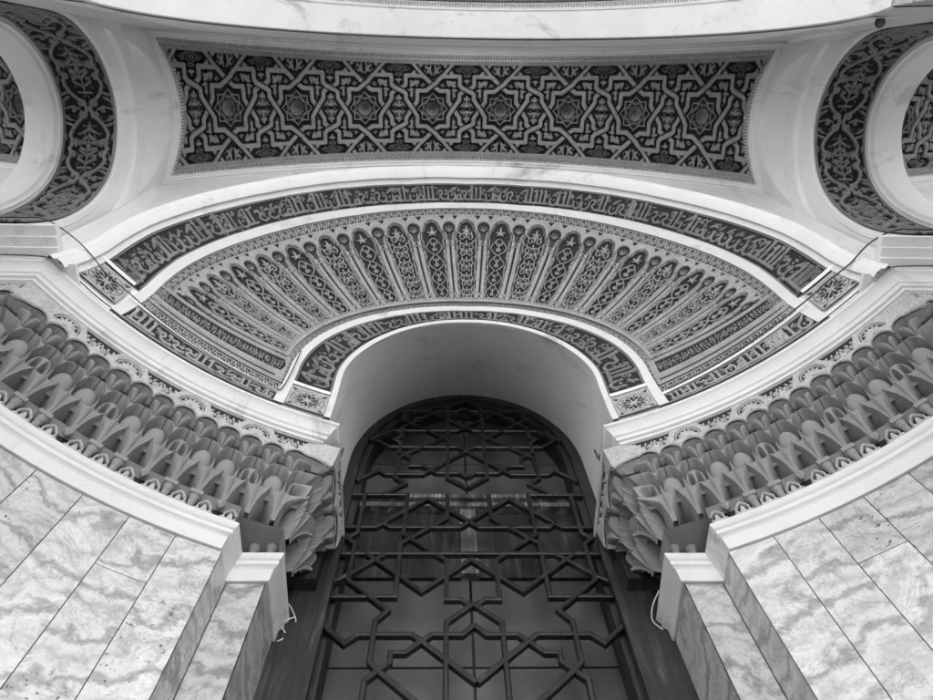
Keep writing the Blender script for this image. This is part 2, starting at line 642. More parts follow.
# ------------------------------------------------------------------ marble walls
def marble_wall(sx, side):
    lab = ('curved wall of pale cloudy marble slabs with thin dark joints, on the side where the pitted slab is short' if sx < 0
           else 'curved wall of marble slabs crossed by wavy grey bands and veins')
    lab = ('pale cloudy marble wall curving to the left of the door' if sx < 0 else 'banded wavy-veined marble wall curving to the right of the door')
    r = thing('marble_wall', lab, 'marble wall', (sx * .5, .45, GZ), 'marble walls beside the door')
    ztop = .744
    R = .847
    rows = {0: [(.744, .40), (.40, .02), (.02, GZ)], 1: [(.744, .30), (.30, -.1), (-.1, GZ)], 2: [(.744, .655), (.655, .25), (.25, GZ)]}
    a = math.degrees(math.asin(.306 / R))
    k = 0
    gap = .0006
    def slab(path, z0, z1):
        path = np.asarray(path)
        sweep('marble_slab', path, [(-.012, z0 + gap), (-.0005, z0 + gap), (0, z0 + gap + .0012), (0, z1 - gap - .0012), (-.0005, z1 - gap), (-.012, z1 - gap)],
              M['marble'], r, sx=sx, sharp=20)
    amax = math.degrees(math.acos((.30 - CY) / R))
    while a < amax - .5:
        b = min(a + 3.85, amax)
        if amax - b < 1.5:
            b = amax
        aa = np.radians(np.linspace(b - .035, a + .035, 5))
        path = np.c_[R * np.sin(aa), CY + R * np.cos(aa)]
        rr = rows[(k * 2 + (0 if sx < 0 else 1)) % 3] if k else rows[1]
        for z1, z0 in rr:
            slab(path, z0, z1)
        a = b
        k += 1
    yc = CY + R * math.cos(math.asin(.306 / R))
    g2 = .0008
    for z1, z0 in ((.744, .15), (.15, GZ)):
        slab([(.306, yc + g2), (.306, .5705 - g2)], z0, z1)          # return face
    for z1, z0 in ((.744, .52), (.52, .05), (.05, GZ)):
        slab([(.306 - g2, .571), (.2585, .571)], z0, z1)       # narrow pier front
    for z1, z0 in ((.744, .3), (.3, GZ)):
        slab([(.2575, .5715), (.2575, .668)], z0, z1)                # jamb face
    for z1, z0 in ((.744, .4), (.4, 0), (0, GZ)):
        xs = [.84, .77, .69, math.sqrt(R * R - (.30 - CY) ** 2)]
        for xa, xb in zip(xs, xs[1:]):
            slab([(xa - g2, .30), (xb + g2, .30)], z0, z1)
    # masonry the slabs are fixed to
    path = arc_path(R + .012, .318, .312, jamb=[(.318, .583), (.2695, .583), (.2695, .70)])
    sweep('masonry', path, [(0, GZ), (0, .7435), (-.15, .7435)], M['backing'], r, sx=sx)
    return r
for sx, side in SIDES:
    marble_wall(sx, side)

# ------------------------------------------------------------------ moulded cornice on top of the marble
def cornice(sx, side):
    lab = ('white stepped cornice on top of the left, cloudy marble wall' if sx < 0 else 'white stepped cornice on top of the right, banded marble wall')
    r = thing('marble_cornice', lab, 'cornice', (sx * .5, .45, .74), 'white cornices above the marble')
    R = .845
    yj = CY + math.sqrt(R * R - .308 ** 2)
    path = arc_path(R, .308, .303, jamb=[(.308, .569), (.255, .569), (.255, .672)])
    prof = [(-.02, .745), (.0005, .745), (.0015, .7475), (.0018, .7635), (.0030, .7660), (.0058, .7680), (.0075, .7690), (.0078, .7735),
            (.0066, .7748), (.0066, .7768), (.0085, .7778), (.0100, .7795), (.0112, .7822), (.0118, .785), (.0112, .7878), (.0098, .7898), (.0075, .7905), (-.06, .7905)]
    sweep('moulding', path, prof, M['moulding'], r, sx=sx, sharp=35)
    xs = np.linspace(.2504, .3250, 9)
    ya = CY + np.sqrt(.849 ** 2 - xs ** 2)
    V = []; f = []
    for k, (z, yy) in enumerate(((.8222, ya), (.8222, .592), (.7890, .592))):
        V += [(sx * x, (yy[i] if k == 0 else yy), z) for i, x in enumerate(xs)]
    f = [(r_ * 9 + i, r_ * 9 + i + 1, r_ * 9 + 10 + i, r_ * 9 + 9 + i) for r_ in range(2) for i in range(8)]
    n0 = len(V)
    V += [(sx * .2504, ya[0], .789), (sx * .2504, .592, .789), (sx * .2504, .592, .8222), (sx * .2504, ya[0], .8222)]
    f += [(n0, n0 + 1, n0 + 2, n0 + 3)]
    part('corner_recess', V, f, M['muq'], r, sharp=30)
    return r
for sx, side in SIDES:
    cornice(sx, side)

# ------------------------------------------------------------------ impost moulding under the semidome
def impost(sx, side):
    lab = ('broad white moulding above the left muqarnas band, with a black cable along its top' if sx < 0
           else 'broad white moulding above the right muqarnas band, below the loose drooping cable')
    r = thing('impost_moulding', lab, 'moulding', (sx * .4, .4, .955), 'white mouldings under the semidome')
    R = .80
    path = arc_path(R, .232, .262, jamb=[(.232, .672)])
    o = .032
    prof = [(-.04, .953), (.0115, .953), (.0125, .9545), (.0125, .9590), (.0165, .9600), (.0170, .9610), (.0170, .9690), (.0180, .9702),
            (.0200, .9712), (.0206, .9735), (.0222, .9775), (.0248, .9825), (.0278, .9868), (.0302, .9892), (.0318, .9900), (.0318, .9985), (.0305, 1.0), (-.04, 1.0)]
    prof = [(p, 1 - (1 - z) * .79) for p, z in prof]
    sweep('moulding', path, prof, M['moulding'], r, sx=sx, sharp=35)
    return r
for sx, side in SIDES:
    impost(sx, side)

# ------------------------------------------------------------------ muqarnas bands
def path_sampler(path):
    path = np.asarray(path)
    L = np.r_[0, np.cumsum(np.linalg.norm(np.diff(path, axis=0), axis=1))]
    def at(s, d):
        """s, d arrays -> plan position offset d towards the room"""
        n = np.diff(path, axis=0); n /= np.linalg.norm(n, axis=1)[:, None]
        nn = np.c_[-n[:, 1], n[:, 0]]
        n0 = np.r_[nn[:1], nn]; n1 = np.r_[nn, nn[-1:]]
        mid = n0 + n1; mid /= np.linalg.norm(mid, axis=1)[:, None]
        mid = mid / np.maximum((mid * n0).sum(1), .35)[:, None]
        i = np.clip(np.searchsorted(L, s, 'right') - 1, 0, len(path) - 2)
        u = (s - L[i]) / (L[i + 1] - L[i])
        base = path[i] + (path[i + 1] - path[i]) * u[..., None]
        mm = mid[i] + (mid[i + 1] - mid[i]) * u[..., None]
        return base + mm * d[..., None]
    return L, at

def sstep(a, b, x):
    t = np.clip((x - a) / (b - a), 0, 1)
    return t * t * (3 - 2 * t)

def muq_cell(x, t, kind):
    """x in -1..1 across the cell, t 0..1 up; returns (front ramp 0..1 between the tier's back and front, recess in design units)"""
    ax = np.abs(x)
    if kind == 'scallop':            # top tier: scalloped hood with a double rim over a fluted two-petalled corbel
        up = t > .50
        a = .88 * np.sqrt(np.clip(1 - ((t - .50) / .44) ** 2, 0, 1))
        q = a - ax
        ins = up & (q > 0) & (t < .94)
        F = np.where(up, 1.0, .05 + .85 * np.clip(t / .5, 0, 1) ** 1.15)
        rec = ins * (.0240 + .0120 * np.clip(q / .88, 0, 1) ** .5)
        rec = rec - ins * ((q > .07) & (q < .15)) * .0130
        wp = .08 + .70 * np.clip(t / .5, 0, 1) ** 1.2
        r_ = np.clip(ax / wp, 0, 1)
        rec = np.where(~up, .0010 - .0085 * np.abs(np.sin(np.pi * np.clip(.06 + r_ * .94, 0, 1))) ** .8 * sstep(0, .12, t) + .010 * sstep(.9, 1.0, r_), rec)
        # scooped lip where the petals open under the hood
        rec = rec + (~up) * .007 * sstep(.42, .5, t) * (1 - r_)
        return F, rec
    if kind in ('bowl', 'twin'):     # middle tier: deep round hood, a dark crescent over a smooth round bowl
        F = sstep(-.25, .85, t)
        a = np.where(t < .48, .70 + .26 * sstep(-.1, .48, t), .96 * np.sqrt(np.clip(1 - ((t - .48) / .50) ** 2, 0, 1)))
        q = a - ax
        ins = (q > 0) & (t < .98)
        rec = ins * (.0400 + .010 * sstep(0, .3, q))
        rr = np.sqrt((x / .84) ** 2 + ((t - .36) / .40) ** 2)
        ball = np.sqrt(np.clip(1 - rr ** 2, 0, 1))
        if kind == 'bowl':
            rec = np.where(ins & (rr < 1), .0150 - .0115 * ball ** .9, rec)
        else:
            rec = np.where(ins & (rr < 1), .0120 - .0060 * ball, rec)
            for c0 in (-.34, .34):
                e = 1 - ((x - c0) / .24) ** 2 - ((t - .36) / .28) ** 2
                rec = rec + .045 * sstep(0, .12, e)
        rec = rec - ((q < -.01) & (q > -.08) & (t > .2)) * .0016
        return F, rec
    # lowest tier: fluted flaring corbel at x = 0 between tall dark arches
    F = sstep(-.1, 1.0, t) ** 1.2
    wd = .20 + .80 * np.clip(t / .90, 0, 1) ** 2.3
    q = ax - wd
    rec = (q > 0) * (.045 + .050 * sstep(0, .12, q)) * (t < .90)
    r_ = np.clip(ax / wd, 0, 1)
    rec = rec + (q <= 0) * (.0045 * np.sin(np.pi * np.clip(r_ * 1.02, 0, 1)) * sstep(.1, .8, t) - .0016 * np.exp(-((r_ - .0) / .06) ** 2) - .0016 * np.exp(-((r_ - .45) / .05) ** 2))
    rec = rec - np.exp(-(q / .035) ** 2) * .0026
    return F, rec

MUQ_TIERS = [('corbel', .822, .866, .004, .024), ('bowl', .8560, .9080, .015, .035), ('scallop', .8960, .9340, .027, .047)]
def muqarnas(sx, side):
    lab = ('honeycomb muqarnas band under the left white moulding, its bowls catching more light' if sx < 0
           else 'honeycomb muqarnas band under the right white moulding, darkest beside the door')
    lab = ('plaster muqarnas band of hooded cells above the left marble cornice' if sx < 0 else 'plaster muqarnas band of hooded cells above the right marble cornice')
    r = thing('muqarnas_band', lab, 'muqarnas', (sx * .45, .45, .79), 'muqarnas bands')
    R0 = .845
    path = arc_path(R0, .250, .307, pier_x=.84, jamb=[(.250, .642)], n=60)
    L, at = path_sampler(path)
    sA, sB, sC = L[1], L[60], L[-1]           # pier corner, jamb corner, door
    ncell = 13
    segs = [(sA - 6 * (sB - sA) / ncell, sA, 6), (sA, sB, ncell), (sB, sC, 2)]
    def surf(S_, Z_, d):
        q = at(S_, d)
        return np.stack([q[..., 0] * sx, q[..., 1], Z_], -1)
    nxc, nyc = 45, 49
    cw = (sB - sA) / ncell
    for (s0, s1, n) in segs:
        w_ = (s1 - s0) / n
        for ti, (kind, z0, z1, d0, d1) in enumerate(MUQ_TIERS):
            stag = kind == 'bowl'
            cells = [(s0 + i * w_, s0 + (i + 1) * w_, i) for i in range(n)]
            if stag:
                cells = [(s0, s0 + w_ / 2, -1)] + [(s0 + (i + .5) * w_, s0 + (i + 1.5) * w_, i) for i in range(n - 1)] + [(s1 - w_ / 2, s1, -2)]
            for a, b, i in cells:
                if i == -1:
                    xx = np.linspace(0, 1, nxc // 2 + 1)
                elif i == -2:
                    xx = np.linspace(-1, 0, nxc // 2 + 1)
                else:
                    xx = np.linspace(-1, 1, nxc)
                tt = np.linspace(0, 1, nyc)
                Xc, Tc = np.meshgrid(xx, tt)
                k = kind
                if kind == 'bowl' and i % 3 == 1:
                    k = 'twin'
                Fc, rec = muq_cell(Xc, Tc, k)
                D = d0 + (d1 - d0) * Fc - rec
                Ss = a + (b - a) * (Xc - xx[0]) / (xx[-1] - xx[0])
                Z = z0 + (z1 - z0) * Tc
                if kind == 'scallop':
                    Z = Z - .0 * Xc
                V = surf(np.clip(Ss, L[0], L[-1] - 1e-6), Z, D)
                nm = {'corbel': 'corbel', 'bowl': 'bowl_niche', 'scallop': 'scallop_niche'}[kind]
                fm = None
                if kind == 'scallop':
                    xm = np.abs((Xc[:-1, :-1] + Xc[1:, 1:]) / 2); tm = (Tc[:-1, :-1] + Tc[1:, 1:]) / 2
                    fm = (tm > .50) | (xm < .08 + .70 * np.clip(tm / .5, 0, 1) ** 1.2)
                v_c, f_c, _ = compact(V, grid_faces(nyc, len(xx), fm))
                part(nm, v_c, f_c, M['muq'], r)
        # back wall behind the colonnettes
        sE = s1 - 1e-6 if n != ncell else s1 - 1.75 * w_
        if n != 2:
            ss = np.linspace(s0, sE, n * 8 + 1)
            zz = np.linspace(.788, .826, 8)
            Sg, Zg = np.meshgrid(ss, zz)
            part('back_wall', surf(Sg, Zg, np.full(Sg.shape, -.006) + .014 * sstep(.818, .826, Zg)).reshape(-1, 3), grid_faces(8, len(ss)), M['muq'], r)
            # colonnettes, pendants and openwork between them
            for i in range(n):
                if n == ncell and i >= n - 2:
                    continue
                s = s0 + (i + .5) * w_
                if (i % 3) == (1 if n == ncell else 2):
                    if n == ncell and i == n - 1:
                        continue
                    p = at(np.array([s]), np.array([.007]))[0]
                    v, f = lathe_vf([(.001, -.002), (.0045, .002), (.0065, .006), (.0055, .009), (.004, .012)], (p[0] * sx, p[1], .812), 6)
                    part('pendant', v, f, M['muq'], r, smooth=False)
                else:
                    p = at(np.array([s]), np.array([.004]))[0]
                    b_ = VF()
                    b_.add(*lathe_vf([(.0058, 0), (.0058, .003), (.0045, .0045), (.0045, .0165), (.0055, .0175), (.0055, .0195), (.0048, .0205), (.0075, .0265)], (p[0] * sx, p[1], .789), 12))
                    col_ = part('colonnette', b_.v, b_.f, M['muq'], r, sharp=30)
                    q = [at(np.array([s + e * .0085]), np.array([dd]))[0] for e in (-1, 1) for dd in (-.006, .0125)]
                    v = [(q[k][0] * sx, q[k][1], z) for z in (.8155, .823) for k in (0, 1, 3, 2)]
                    part('capital', v, [(0, 1, 2, 3), (7, 6, 5, 4), (0, 4, 5, 1), (1, 5, 6, 2), (2, 6, 7, 3), (3, 7, 4, 0)], M['muq'], col_, smooth=False)
            # carved openwork strip between colonnettes
            c = Canvas(0, n, 0, 1, n * 30 + 1, 26)
            for i in range(n):
                for e in (0.0, 1.0):
                    x0 = i + .5 + (e - .5)
                    if x0 < .01 or x0 > n - .01:
                        continue
                    c.palm((x0, .1), math.pi / 2, .62, .2)
                    for sg in (-1, 1):
                        c.curl((x0 + sg * .05, .1), math.pi / 2 - sg * 1.2, .17, .09, 1.0, sg)
                        c.stroke(smooth_pts([(x0 + sg * .08, .15), (x0 + sg * .26, .5), (x0 + sg * .1, .85), (x0, .97)]), .1)
            Sg = s0 + (s1 - 1e-6 - s0) * c.X / n
            Zg = .790 + .031 * c.Y
            Pb = surf(Sg, Zg, np.zeros(Sg.shape) - .004)
            Pf = surf(Sg, Zg, np.zeros(Sg.shape) + .003)
            Nn = (Pf - Pb) / .007
            mk = ((c.X[:-1, :-1] + c.X[1:, 1:]) / 2 < n - 1.75) if n == ncell else None
            hf_part('openwork_strip', Pb, Nn, c.D, .009, M['frieze'], r, mask=mk)
        if n == ncell:
            for xc_ in (.268, .291):
                b_ = VF()
                b_.add(*lathe_vf([(.0062, 0), (.0062, .003), (.0048, .0045), (.0048, .0185), (.0058, .0195), (.0058, .0215), (.0050, .0225), (.0085, .0285), (.0085, .0325)], (xc_ * sx, .576, .7900), 14))
                part('colonnette', b_.v, b_.f, M['muq'], r, sharp=30)
        # frieze over the scallops: its lower edge follows the arches; medallions and arabesque panels
        zb, zt = .9100, .9650
        ty = lambda z: (z - zb) / cw
        hh = ty(zt)
        nu = n * 40 + 1
        c = Canvas(0, n, 0, hh, nu, 68, base=1.0)
        y0 = ty(.9355)
        tz = lambda t: ty(.896 + .038 * (.50 + (t - .46) * .936))
        th_ = np.linspace(.06, np.pi - .06, 24)
        for i in range(n):
            for g_, dep in ((.075, .25), (.15, .25)):
                c.stroke(np.c_[i + .5 + (.44 + g_ * .4) * np.cos(th_), tz(.46) + (tz(.93) - tz(.46) + g_ * .55) * np.sin(th_)], .032, dep, 'min')
        k0 = 1 if n == ncell else 2
        for i in range(n):
            if i % 3 == k0:
                cx = i + .5
                a = np.linspace(-.1, np.pi + .1, 22)
                c.poly(np.c_[cx + .50 * np.cos(a), y0 + .16 + .46 * np.sin(a)], .03)
                c.stroke(np.c_[cx + .58 * np.cos(a), y0 + .16 + .54 * np.sin(a)], .04, .1, 'min')
                for k in range(7):
                    c.leaf((cx, y0 + .15), math.pi * k / 6, .46, .17, .95)
                c.poly([(cx - .14, y0 + .03), (cx + .14, y0 + .03), (cx, y0 + .12)], .1)
        for j in range(-1, n // 3 + 1):
            a_ = j * 3 + k0 + .5 + .62
            b_ = a_ + 1.76
            a_c, b_c = max(a_, .08), min(b_, n - .08)
            if b_c - a_c < 1.2:
                continue
            mid = (a_ + b_) / 2
            c.poly([(a_c, hh - .08), (b_c, hh - .08), (min(b_c, mid + .45), y0 + .06), (max(a_c, mid - .45), y0 + .06)], .05)
            for sg in (-1, 1):
                for q in (.14, .42, .68):
                    if a_c + .1 < mid + sg * q < b_c - .1:
                        c.curl((mid + sg * q, y0 + .20 + .12 * (1 - q)), 1.2 if sg > 0 else 1.9, .12, .07, 1.2, -sg)
                        c.leaf((mid + sg * q, y0 + .40), math.pi / 2 + sg * .6, .20, .1)
            if a_c < mid < b_c:
                c.palm((mid, y0 + .08), math.pi / 2, .36, .13)
        Sg = s0 + (s1 - 1e-6 - s0) * c.X / n
        Zg = zb + (zt - zb) * c.Y / hh
        d_ = .0445 + .006 * c.Y / hh
        Pb = surf(Sg, Zg, d_)
        Pf = surf(Sg, Zg, d_ + .01)
        Xm = (c.X[:-1, :-1] + c.X[1:, 1:]) / 2
        Ym = (c.Y[:-1, :-1] + c.Y[1:, 1:]) / 2
        xl = np.abs(Xm - np.floor(Xm) - .5)
        tl = (Ym - tz(.46)) / (tz(.93) - tz(.46))
        keep = (tl > 1.0) | ((tl > 0) & (xl > .445 * np.sqrt(np.clip(1 - tl * tl, 0, 1))))
        hf_part('frieze_panel', Pb, (Pf - Pb) / .01, c.D, .0045, M['frieze'], r, mask=keep)
    return r
for sx, side in SIDES:
    muqarnas(sx, side)

# =================================================================== SEMIDOME
SPH_C = np.array((0, -.265, 1.0))
SPH_R = .768
FZ = 1.13
KLEG = .0045
def fz_point(a, rho):
    """frontal polar coordinates round the fan centre: a in degrees from the vertical; legs run straight down past 90"""
    a = np.asarray(a, float); rho = np.asarray(rho, float)
    ac = np.clip(a, -90, 90)
    x = rho * np.sin(np.radians(ac))
    z = FZ + rho * np.cos(np.radians(ac))
    z = np.where(np.abs(a) > 90, FZ - (np.abs(a) - 90) * KLEG, z)
    return x, z
def on_dome(x, z, lift=0.0):
    R = SPH_R
    y = SPH_C[1] + np.sqrt(np.maximum(R * R - x * x - (z - SPH_C[2]) ** 2, 1e-6))
    P = np.stack([x, y, z], -1)
    Nn = (SPH_C - P) / R
    return P + Nn * np.asarray(lift)[..., None], Nn
A_T = np.array((0, 15, 30, 40, 50, 60, 70, 80, 90, 119))
def table(*v):
    v = np.array(v)
    return lambda a: np.interp(np.abs(a), A_T, v)
R_open = table(.207, .208, .209, .2095, .210, .211, .213, .215, .2155, .2155)
R_edge = table(.214, .215, .216, .217, .218, .2195, .2215, .2235, .2245, .2250)
R_ins_o = table(.236, .239, .245, .251, .258, .2655, .273, .279, .283, .2845)
R_wh_o = table(.2465, .2495, .256, .2625, .270, .2775, .285, .291, .2955, .299)
R_fan_i = table(.2545, .2575, .264, .2705, .278, .286, .2935, .2995, .304, .308)
R_rib_i = table(.260, .263, .270, .2775, .286, .296, .306, .314, .320, .322)
R_rib_o = table(.4365, .4375, .4400, .4430, .4470, .4545, .4660, .4770, .4845, .4880)
R_bor_o = table(.4470, .4485, .4530, .4580, .4640, .4720, .4820, .4910, .4975, .5060)
R_w2_o = table(.4555, .4575, .4640, .4700, .4770, .4850, .4945, .5035, .5095, .5180)
R_ins2_o = table(.4850, .4880, .4960, .5030, .5110, .5210, .5330, .5450, .5540, .5660)
R_front = table(.4920, .4950, .5030, .5100, .5180, .5285, .5400, .5520, .5615, .5730)
AB = 116.0
def zbase(a):
    return a

dome = thing('semidome', 'carved plaster semidome with fan-shaped ribs and lettered bands above the door', 'semidome', (0, .3, 1.0))
# shell
aa = np.linspace(-119, 119, 241)
rr = np.linspace(0, 1, 26)
Ag, Tg = np.meshgrid(aa, rr)
Rg = R_open(Ag) + (R_front(Ag) - R_open(Ag)) * Tg
x, z = fz_point(Ag, Rg)
P, Nn = on_dome(x, z, -.003 * np.ones(x.shape))
part('shell', P.reshape(-1, 3), grid_faces(26, 241), M['white'], dome)

def band(name, ra, rb, a0, a1, canvas, depth, m, flip=False, lift=0.0):
    u = (canvas.X - canvas.x[0]) / (canvas.x[-1] - canvas.x[0])
    v = (canvas.Y - canvas.y[0]) / (canvas.y[-1] - canvas.y[0])
    A = a0 + (a1 - a0) * u
    Rr = ra(A) + (rb(A) - ra(A)) * v
    x, z = fz_point(A, Rr)
    P, Nn = on_dome(x, z, lift * np.ones(x.shape))
    return hf_part(name, P, Nn, canvas.D, depth, m, dome)

def fillet(name, ra, rb, a0, a1, h, n=200, m='moulding'):
    """plain raised strip with square edges"""
    A = np.linspace(a0, a1, n)
    rows = []
    for rf, l in ((ra, -.003), (ra, h), (rb, h), (rb, -.003)):
        x, z = fz_point(A, rf(A))
        P, _ = on_dome(x, z, np.full(n, l))
        rows.append(P)
    V = np.stack(rows, 0)
    return part(name, V.reshape(-1, 3), grid_faces(4, n), M[m], dome, sharp=35)

# lettered bands; the lower ends leave room for the rosette squares
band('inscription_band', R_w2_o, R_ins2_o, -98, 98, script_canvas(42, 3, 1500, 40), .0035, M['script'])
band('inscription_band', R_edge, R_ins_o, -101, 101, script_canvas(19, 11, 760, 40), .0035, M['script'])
# fillets
fillet('white_fillet', R_open, R_edge, -119, 119, .004)
fillet('white_fillet', R_ins_o, R_wh_o, -119, 119, .004)
fillet('white_fillet', R_bor_o, R_w2_o, -119, 119, .004)
fillet('white_fillet', R_ins2_o, R_front, -119, 119, .004)
# fine borders of the fan
band('leaf_border', R_wh_o, R_fan_i, -104, 104, vine_canvas(130, 2, 1700, 12), .0015, M['fineband'])
band('leaf_border', R_rib_o, R_bor_o, -104, 104, vine_canvas(170, 5, 2200, 12), .0015, M['fineband'])

# fan ribs
rib_a = [0, 10.3, 21.0, 31.7, 42.0, 52.4, 61.8, 70.0, 77.6, 84.6]
angs = [-a for a in rib_a[:0:-1]] + rib_a
edges = [(angs[i] + angs[i + 1]) / 2 for i in range(len(angs) - 1)]
edges = [angs[0] - 3.6] + edges + [angs[-1] + 3.6]
def rib_canvas(kind):
    H = 2.9
    c = Canvas(-.5, .5, 0, H, 65, 233, base=.95)
    def outline(k):
        w0, w1, sh, lob, top = .300 * k, .350 * k, 2.30, .24 * k, 2.74 - (1 - k) * .25
        p = [(-w0, .12 + (1 - k) * .3), (-w1, sh)]
        a = np.linspace(np.pi, np.pi * .45, 6)
        p += [(-w1 + .05 + .06 * math.cos(t) + 0.02, sh + .14 * math.sin(t)) for t in a]
        a = np.linspace(np.pi * .95, .5 * np.pi, 7)
        p += [(lob * math.cos(t), sh + .12 + (top - sh - .12) * math.sin(t)) for t in a]
        q = [(-xx, yy) for xx, yy in p[::-1]]
        return p + q
    c.poly(outline(1.06), .1)
    c.poly(outline(.99), .85)
    c.poly(outline(.92), .1)
    c.poly(outline(.87), .8)
    c.poly(outline(.81), .0)
    # arabesque
    rnd = random.Random(40 + kind)
    if kind == 0:
        for k, y0 in enumerate(np.arange(.16, 2.25, .26)):
            for sg in (-1, 1):
                c.curl((sg * .015, y0), math.pi / 2 - sg * .25, .115, .042, 1.25, -sg if k % 2 else sg)
                c.leaf((sg * .17, y0 + .03), math.pi / 2 + sg * rnd.uniform(-.2, .5), .17, .05, bend=-sg * .9)
                c.leaf((sg * .25, y0 + .12), math.pi / 2 - sg * rnd.uniform(.5, 1.0), .13, .045, bend=sg)
            c.leaf((0, y0 + .02), math.pi / 2, .17, .05)
        c.palm((0, 2.40), math.pi / 2, .2, .05)
    else:
        for y0 in np.arange(.14, 2.2, .52):
            for sg in (-1, 1):
                c.stroke(smooth_pts([(sg * .02, y0), (sg * .18, y0 + .12), (sg * .23, y0 + .26), (sg * .12, y0 + .42), (sg * .02, y0 + .52)]), .036)
                c.curl((sg * .04, y0 + .14), math.pi / 2 - sg * .4, .06, .034, 1.1, sg)
                c.leaf((sg * .03, y0 + .30), math.pi / 2 - sg * .8, .16, .045, bend=sg * .9)
                c.leaf((sg * .26, y0 + .02), math.pi / 2 - sg * .3, .16, .045, bend=-sg * .5)
                c.leaf((sg * .26, y0 - .02), -math.pi / 2 + sg * .3, .16, .045, bend=sg * .5)
            c.leaf((0, y0 + .20), math.pi / 2, .22, .05)
        c.palm((0, 2.34), math.pi / 2, .24, .055)
    for sg in (-1, 1):
        xe = sg * .5
        c.stroke([(xe, .36), (xe, 1.98)], .055, .0, 'min')               # dark slot between the twin straps
        for y in (.22, 2.08):                                           # knots of the straps
            c.disc((xe, y), .03, .1, 'min')
            c.stroke([(xe - .1, y - .12), (xe + .1, y + .12)], .028, .45, 'min')
            c.stroke([(xe - .1, y + .12), (xe + .1, y - .12)], .028, .45, 'min')
        c.stroke([(xe, 2.2), (xe, 2.45)], .13, .3, 'min', .24)            # little shell above
        c.disc((xe, 2.52), .175, .2, 'min')
        for k in range(-2, 3):
            c.stroke([(xe, 2.42), (xe + .13 * math.sin(k * .6), 2.46 + .14 * math.cos(k * .6))], .03, .7)
        c.poly([(sg * .24, 2.87), (sg * .40, 2.87), (sg * .32, 2.76)], .05)
    return c
ribs = [rib_canvas(0), rib_canvas(1)]
for i, a in enumerate(angs):
    c = ribs[(i + 1) % 2]
    u = c.X + .5
    A = np.where(u < .5, edges[i] + (a - edges[i]) * u * 2, a + (edges[i + 1] - a) * (u - .5) * 2)
    v = c.Y / 2.9
    Rr = R_fan_i(A) + (R_rib_o(A) - R_fan_i(A)) * (v * .985 + .012)
    x, z = fz_point(A, Rr)
    P, Nn = on_dome(x, z, np.zeros(x.shape))
    hf_part('fan_rib', P, Nn, c.D, .0060, M['fan'], dome)

def flat_strip(name, x0f, x1f, z0f, z1f, canvas, depth, m, lift=0.0):
    """patch of the dome between two horizontal curves in the frontal view"""
    u = (canvas.X - canvas.x[0]) / (canvas.x[-1] - canvas.x[0])
    v = (canvas.Y - canvas.y[0]) / (canvas.y[-1] - canvas.y[0])
    zz = z0f(u) + (z1f(u) - z0f(u)) * v
    xx = x0f + (x1f - x0f) * u
    P, Nn = on_dome(xx, zz, lift * np.ones(xx.shape))
    return hf_part(name, P, Nn, canvas.D, depth, m, dome)
def const(v):
    return lambda u: np.full(np.shape(u), v)
def lin(a, b):
    return lambda u: a + (b - a) * u
for sg in (-1, 1):
    xa, xb = (.299, .5175)
    # foot of the fan: running border, white fillet, lettered strip along the moulding
    if sg > 0:
        args = dict(x0f=.300, x1f=.507)
    else:
        args = dict(x0f=-.507, x1f=-.300)
    o = (lambda a, b: lin(a, b)) if sg > 0 else (lambda a, b: lin(b, a))
    blank = Canvas(0, 17, 0, 1, 460, 44, base=.95)
    rb_ = random.Random(77 + sg)
    blank.poly([(.8, .44), (16.4, .44), (16.8, .66), (16.4, .90), (.8, .90)], .0)
    blank.stroke([(.4, .20), (16, .20)], .07, .0, 'min')
    for y in (.10, .30, .97):
        blank.stroke([(0, y), (17, y)], .025, .45, 'min')
    for xx in np.arange(1.0, 16.3, .40):
        blank.curl((xx + rb_.uniform(-.06, .06), .56), rb_.uniform(0, .8), .13, .05, 1.2, 1)
        blank.leaf((xx + .1, .67), rb_.uniform(0, 6.2), .26, .07, .9, bend=1)
        blank.leaf((xx + .2, .50), rb_.uniform(0, 3.1), .2, .06, .9, bend=-1)
    flat_strip('fan_foot', args['x0f'], args['x1f'], o(1.062, 1.084), o(1.1405, 1.1415), blank, .0034, M['fan'])
    flat_strip('leaf_border', args['x0f'], args['x1f'], o(1.036, 1.062), o(1.0615, 1.0835), vine_canvas(26, 8 + sg, 420, 16), .0024, M['fineband'])
    cc = Canvas(0, 1, 0, 1, 40, 4, base=1.0)
    flat_strip('white_fillet', args['x0f'] - .002, args['x1f'] + .002, o(1.0285, 1.0535), o(1.0355, 1.0615), cc, .0045, M['white'])
    flat_strip('inscription_band', args['x0f'], args['x1f'], const(1.0005), o(1.028, 1.053), script_canvas(6.4, 21 + sg, 330, 44), .0042, M['script_lit'])
    # rosette squares at the feet of the lettered arches
    for x0, x1, z0, z1 in ((.2260, .2835, 1.004, 1.0700), (.520, .5655, 1.018, 1.088)):
        rc = rosette_canvas(64)
        e = .003
        flat_strip('rosette_panel', min(sg * x0, sg * x1), max(sg * x0, sg * x1), const(z0 + e), const(z1 - e), rc, .0035, M['frieze'])
        flat_strip('white_fillet', min(sg * x0, sg * x1), max(sg * x0, sg * x1), const(z1 + .0005), const(z1 + .0095), cc, .0046, M['white'])

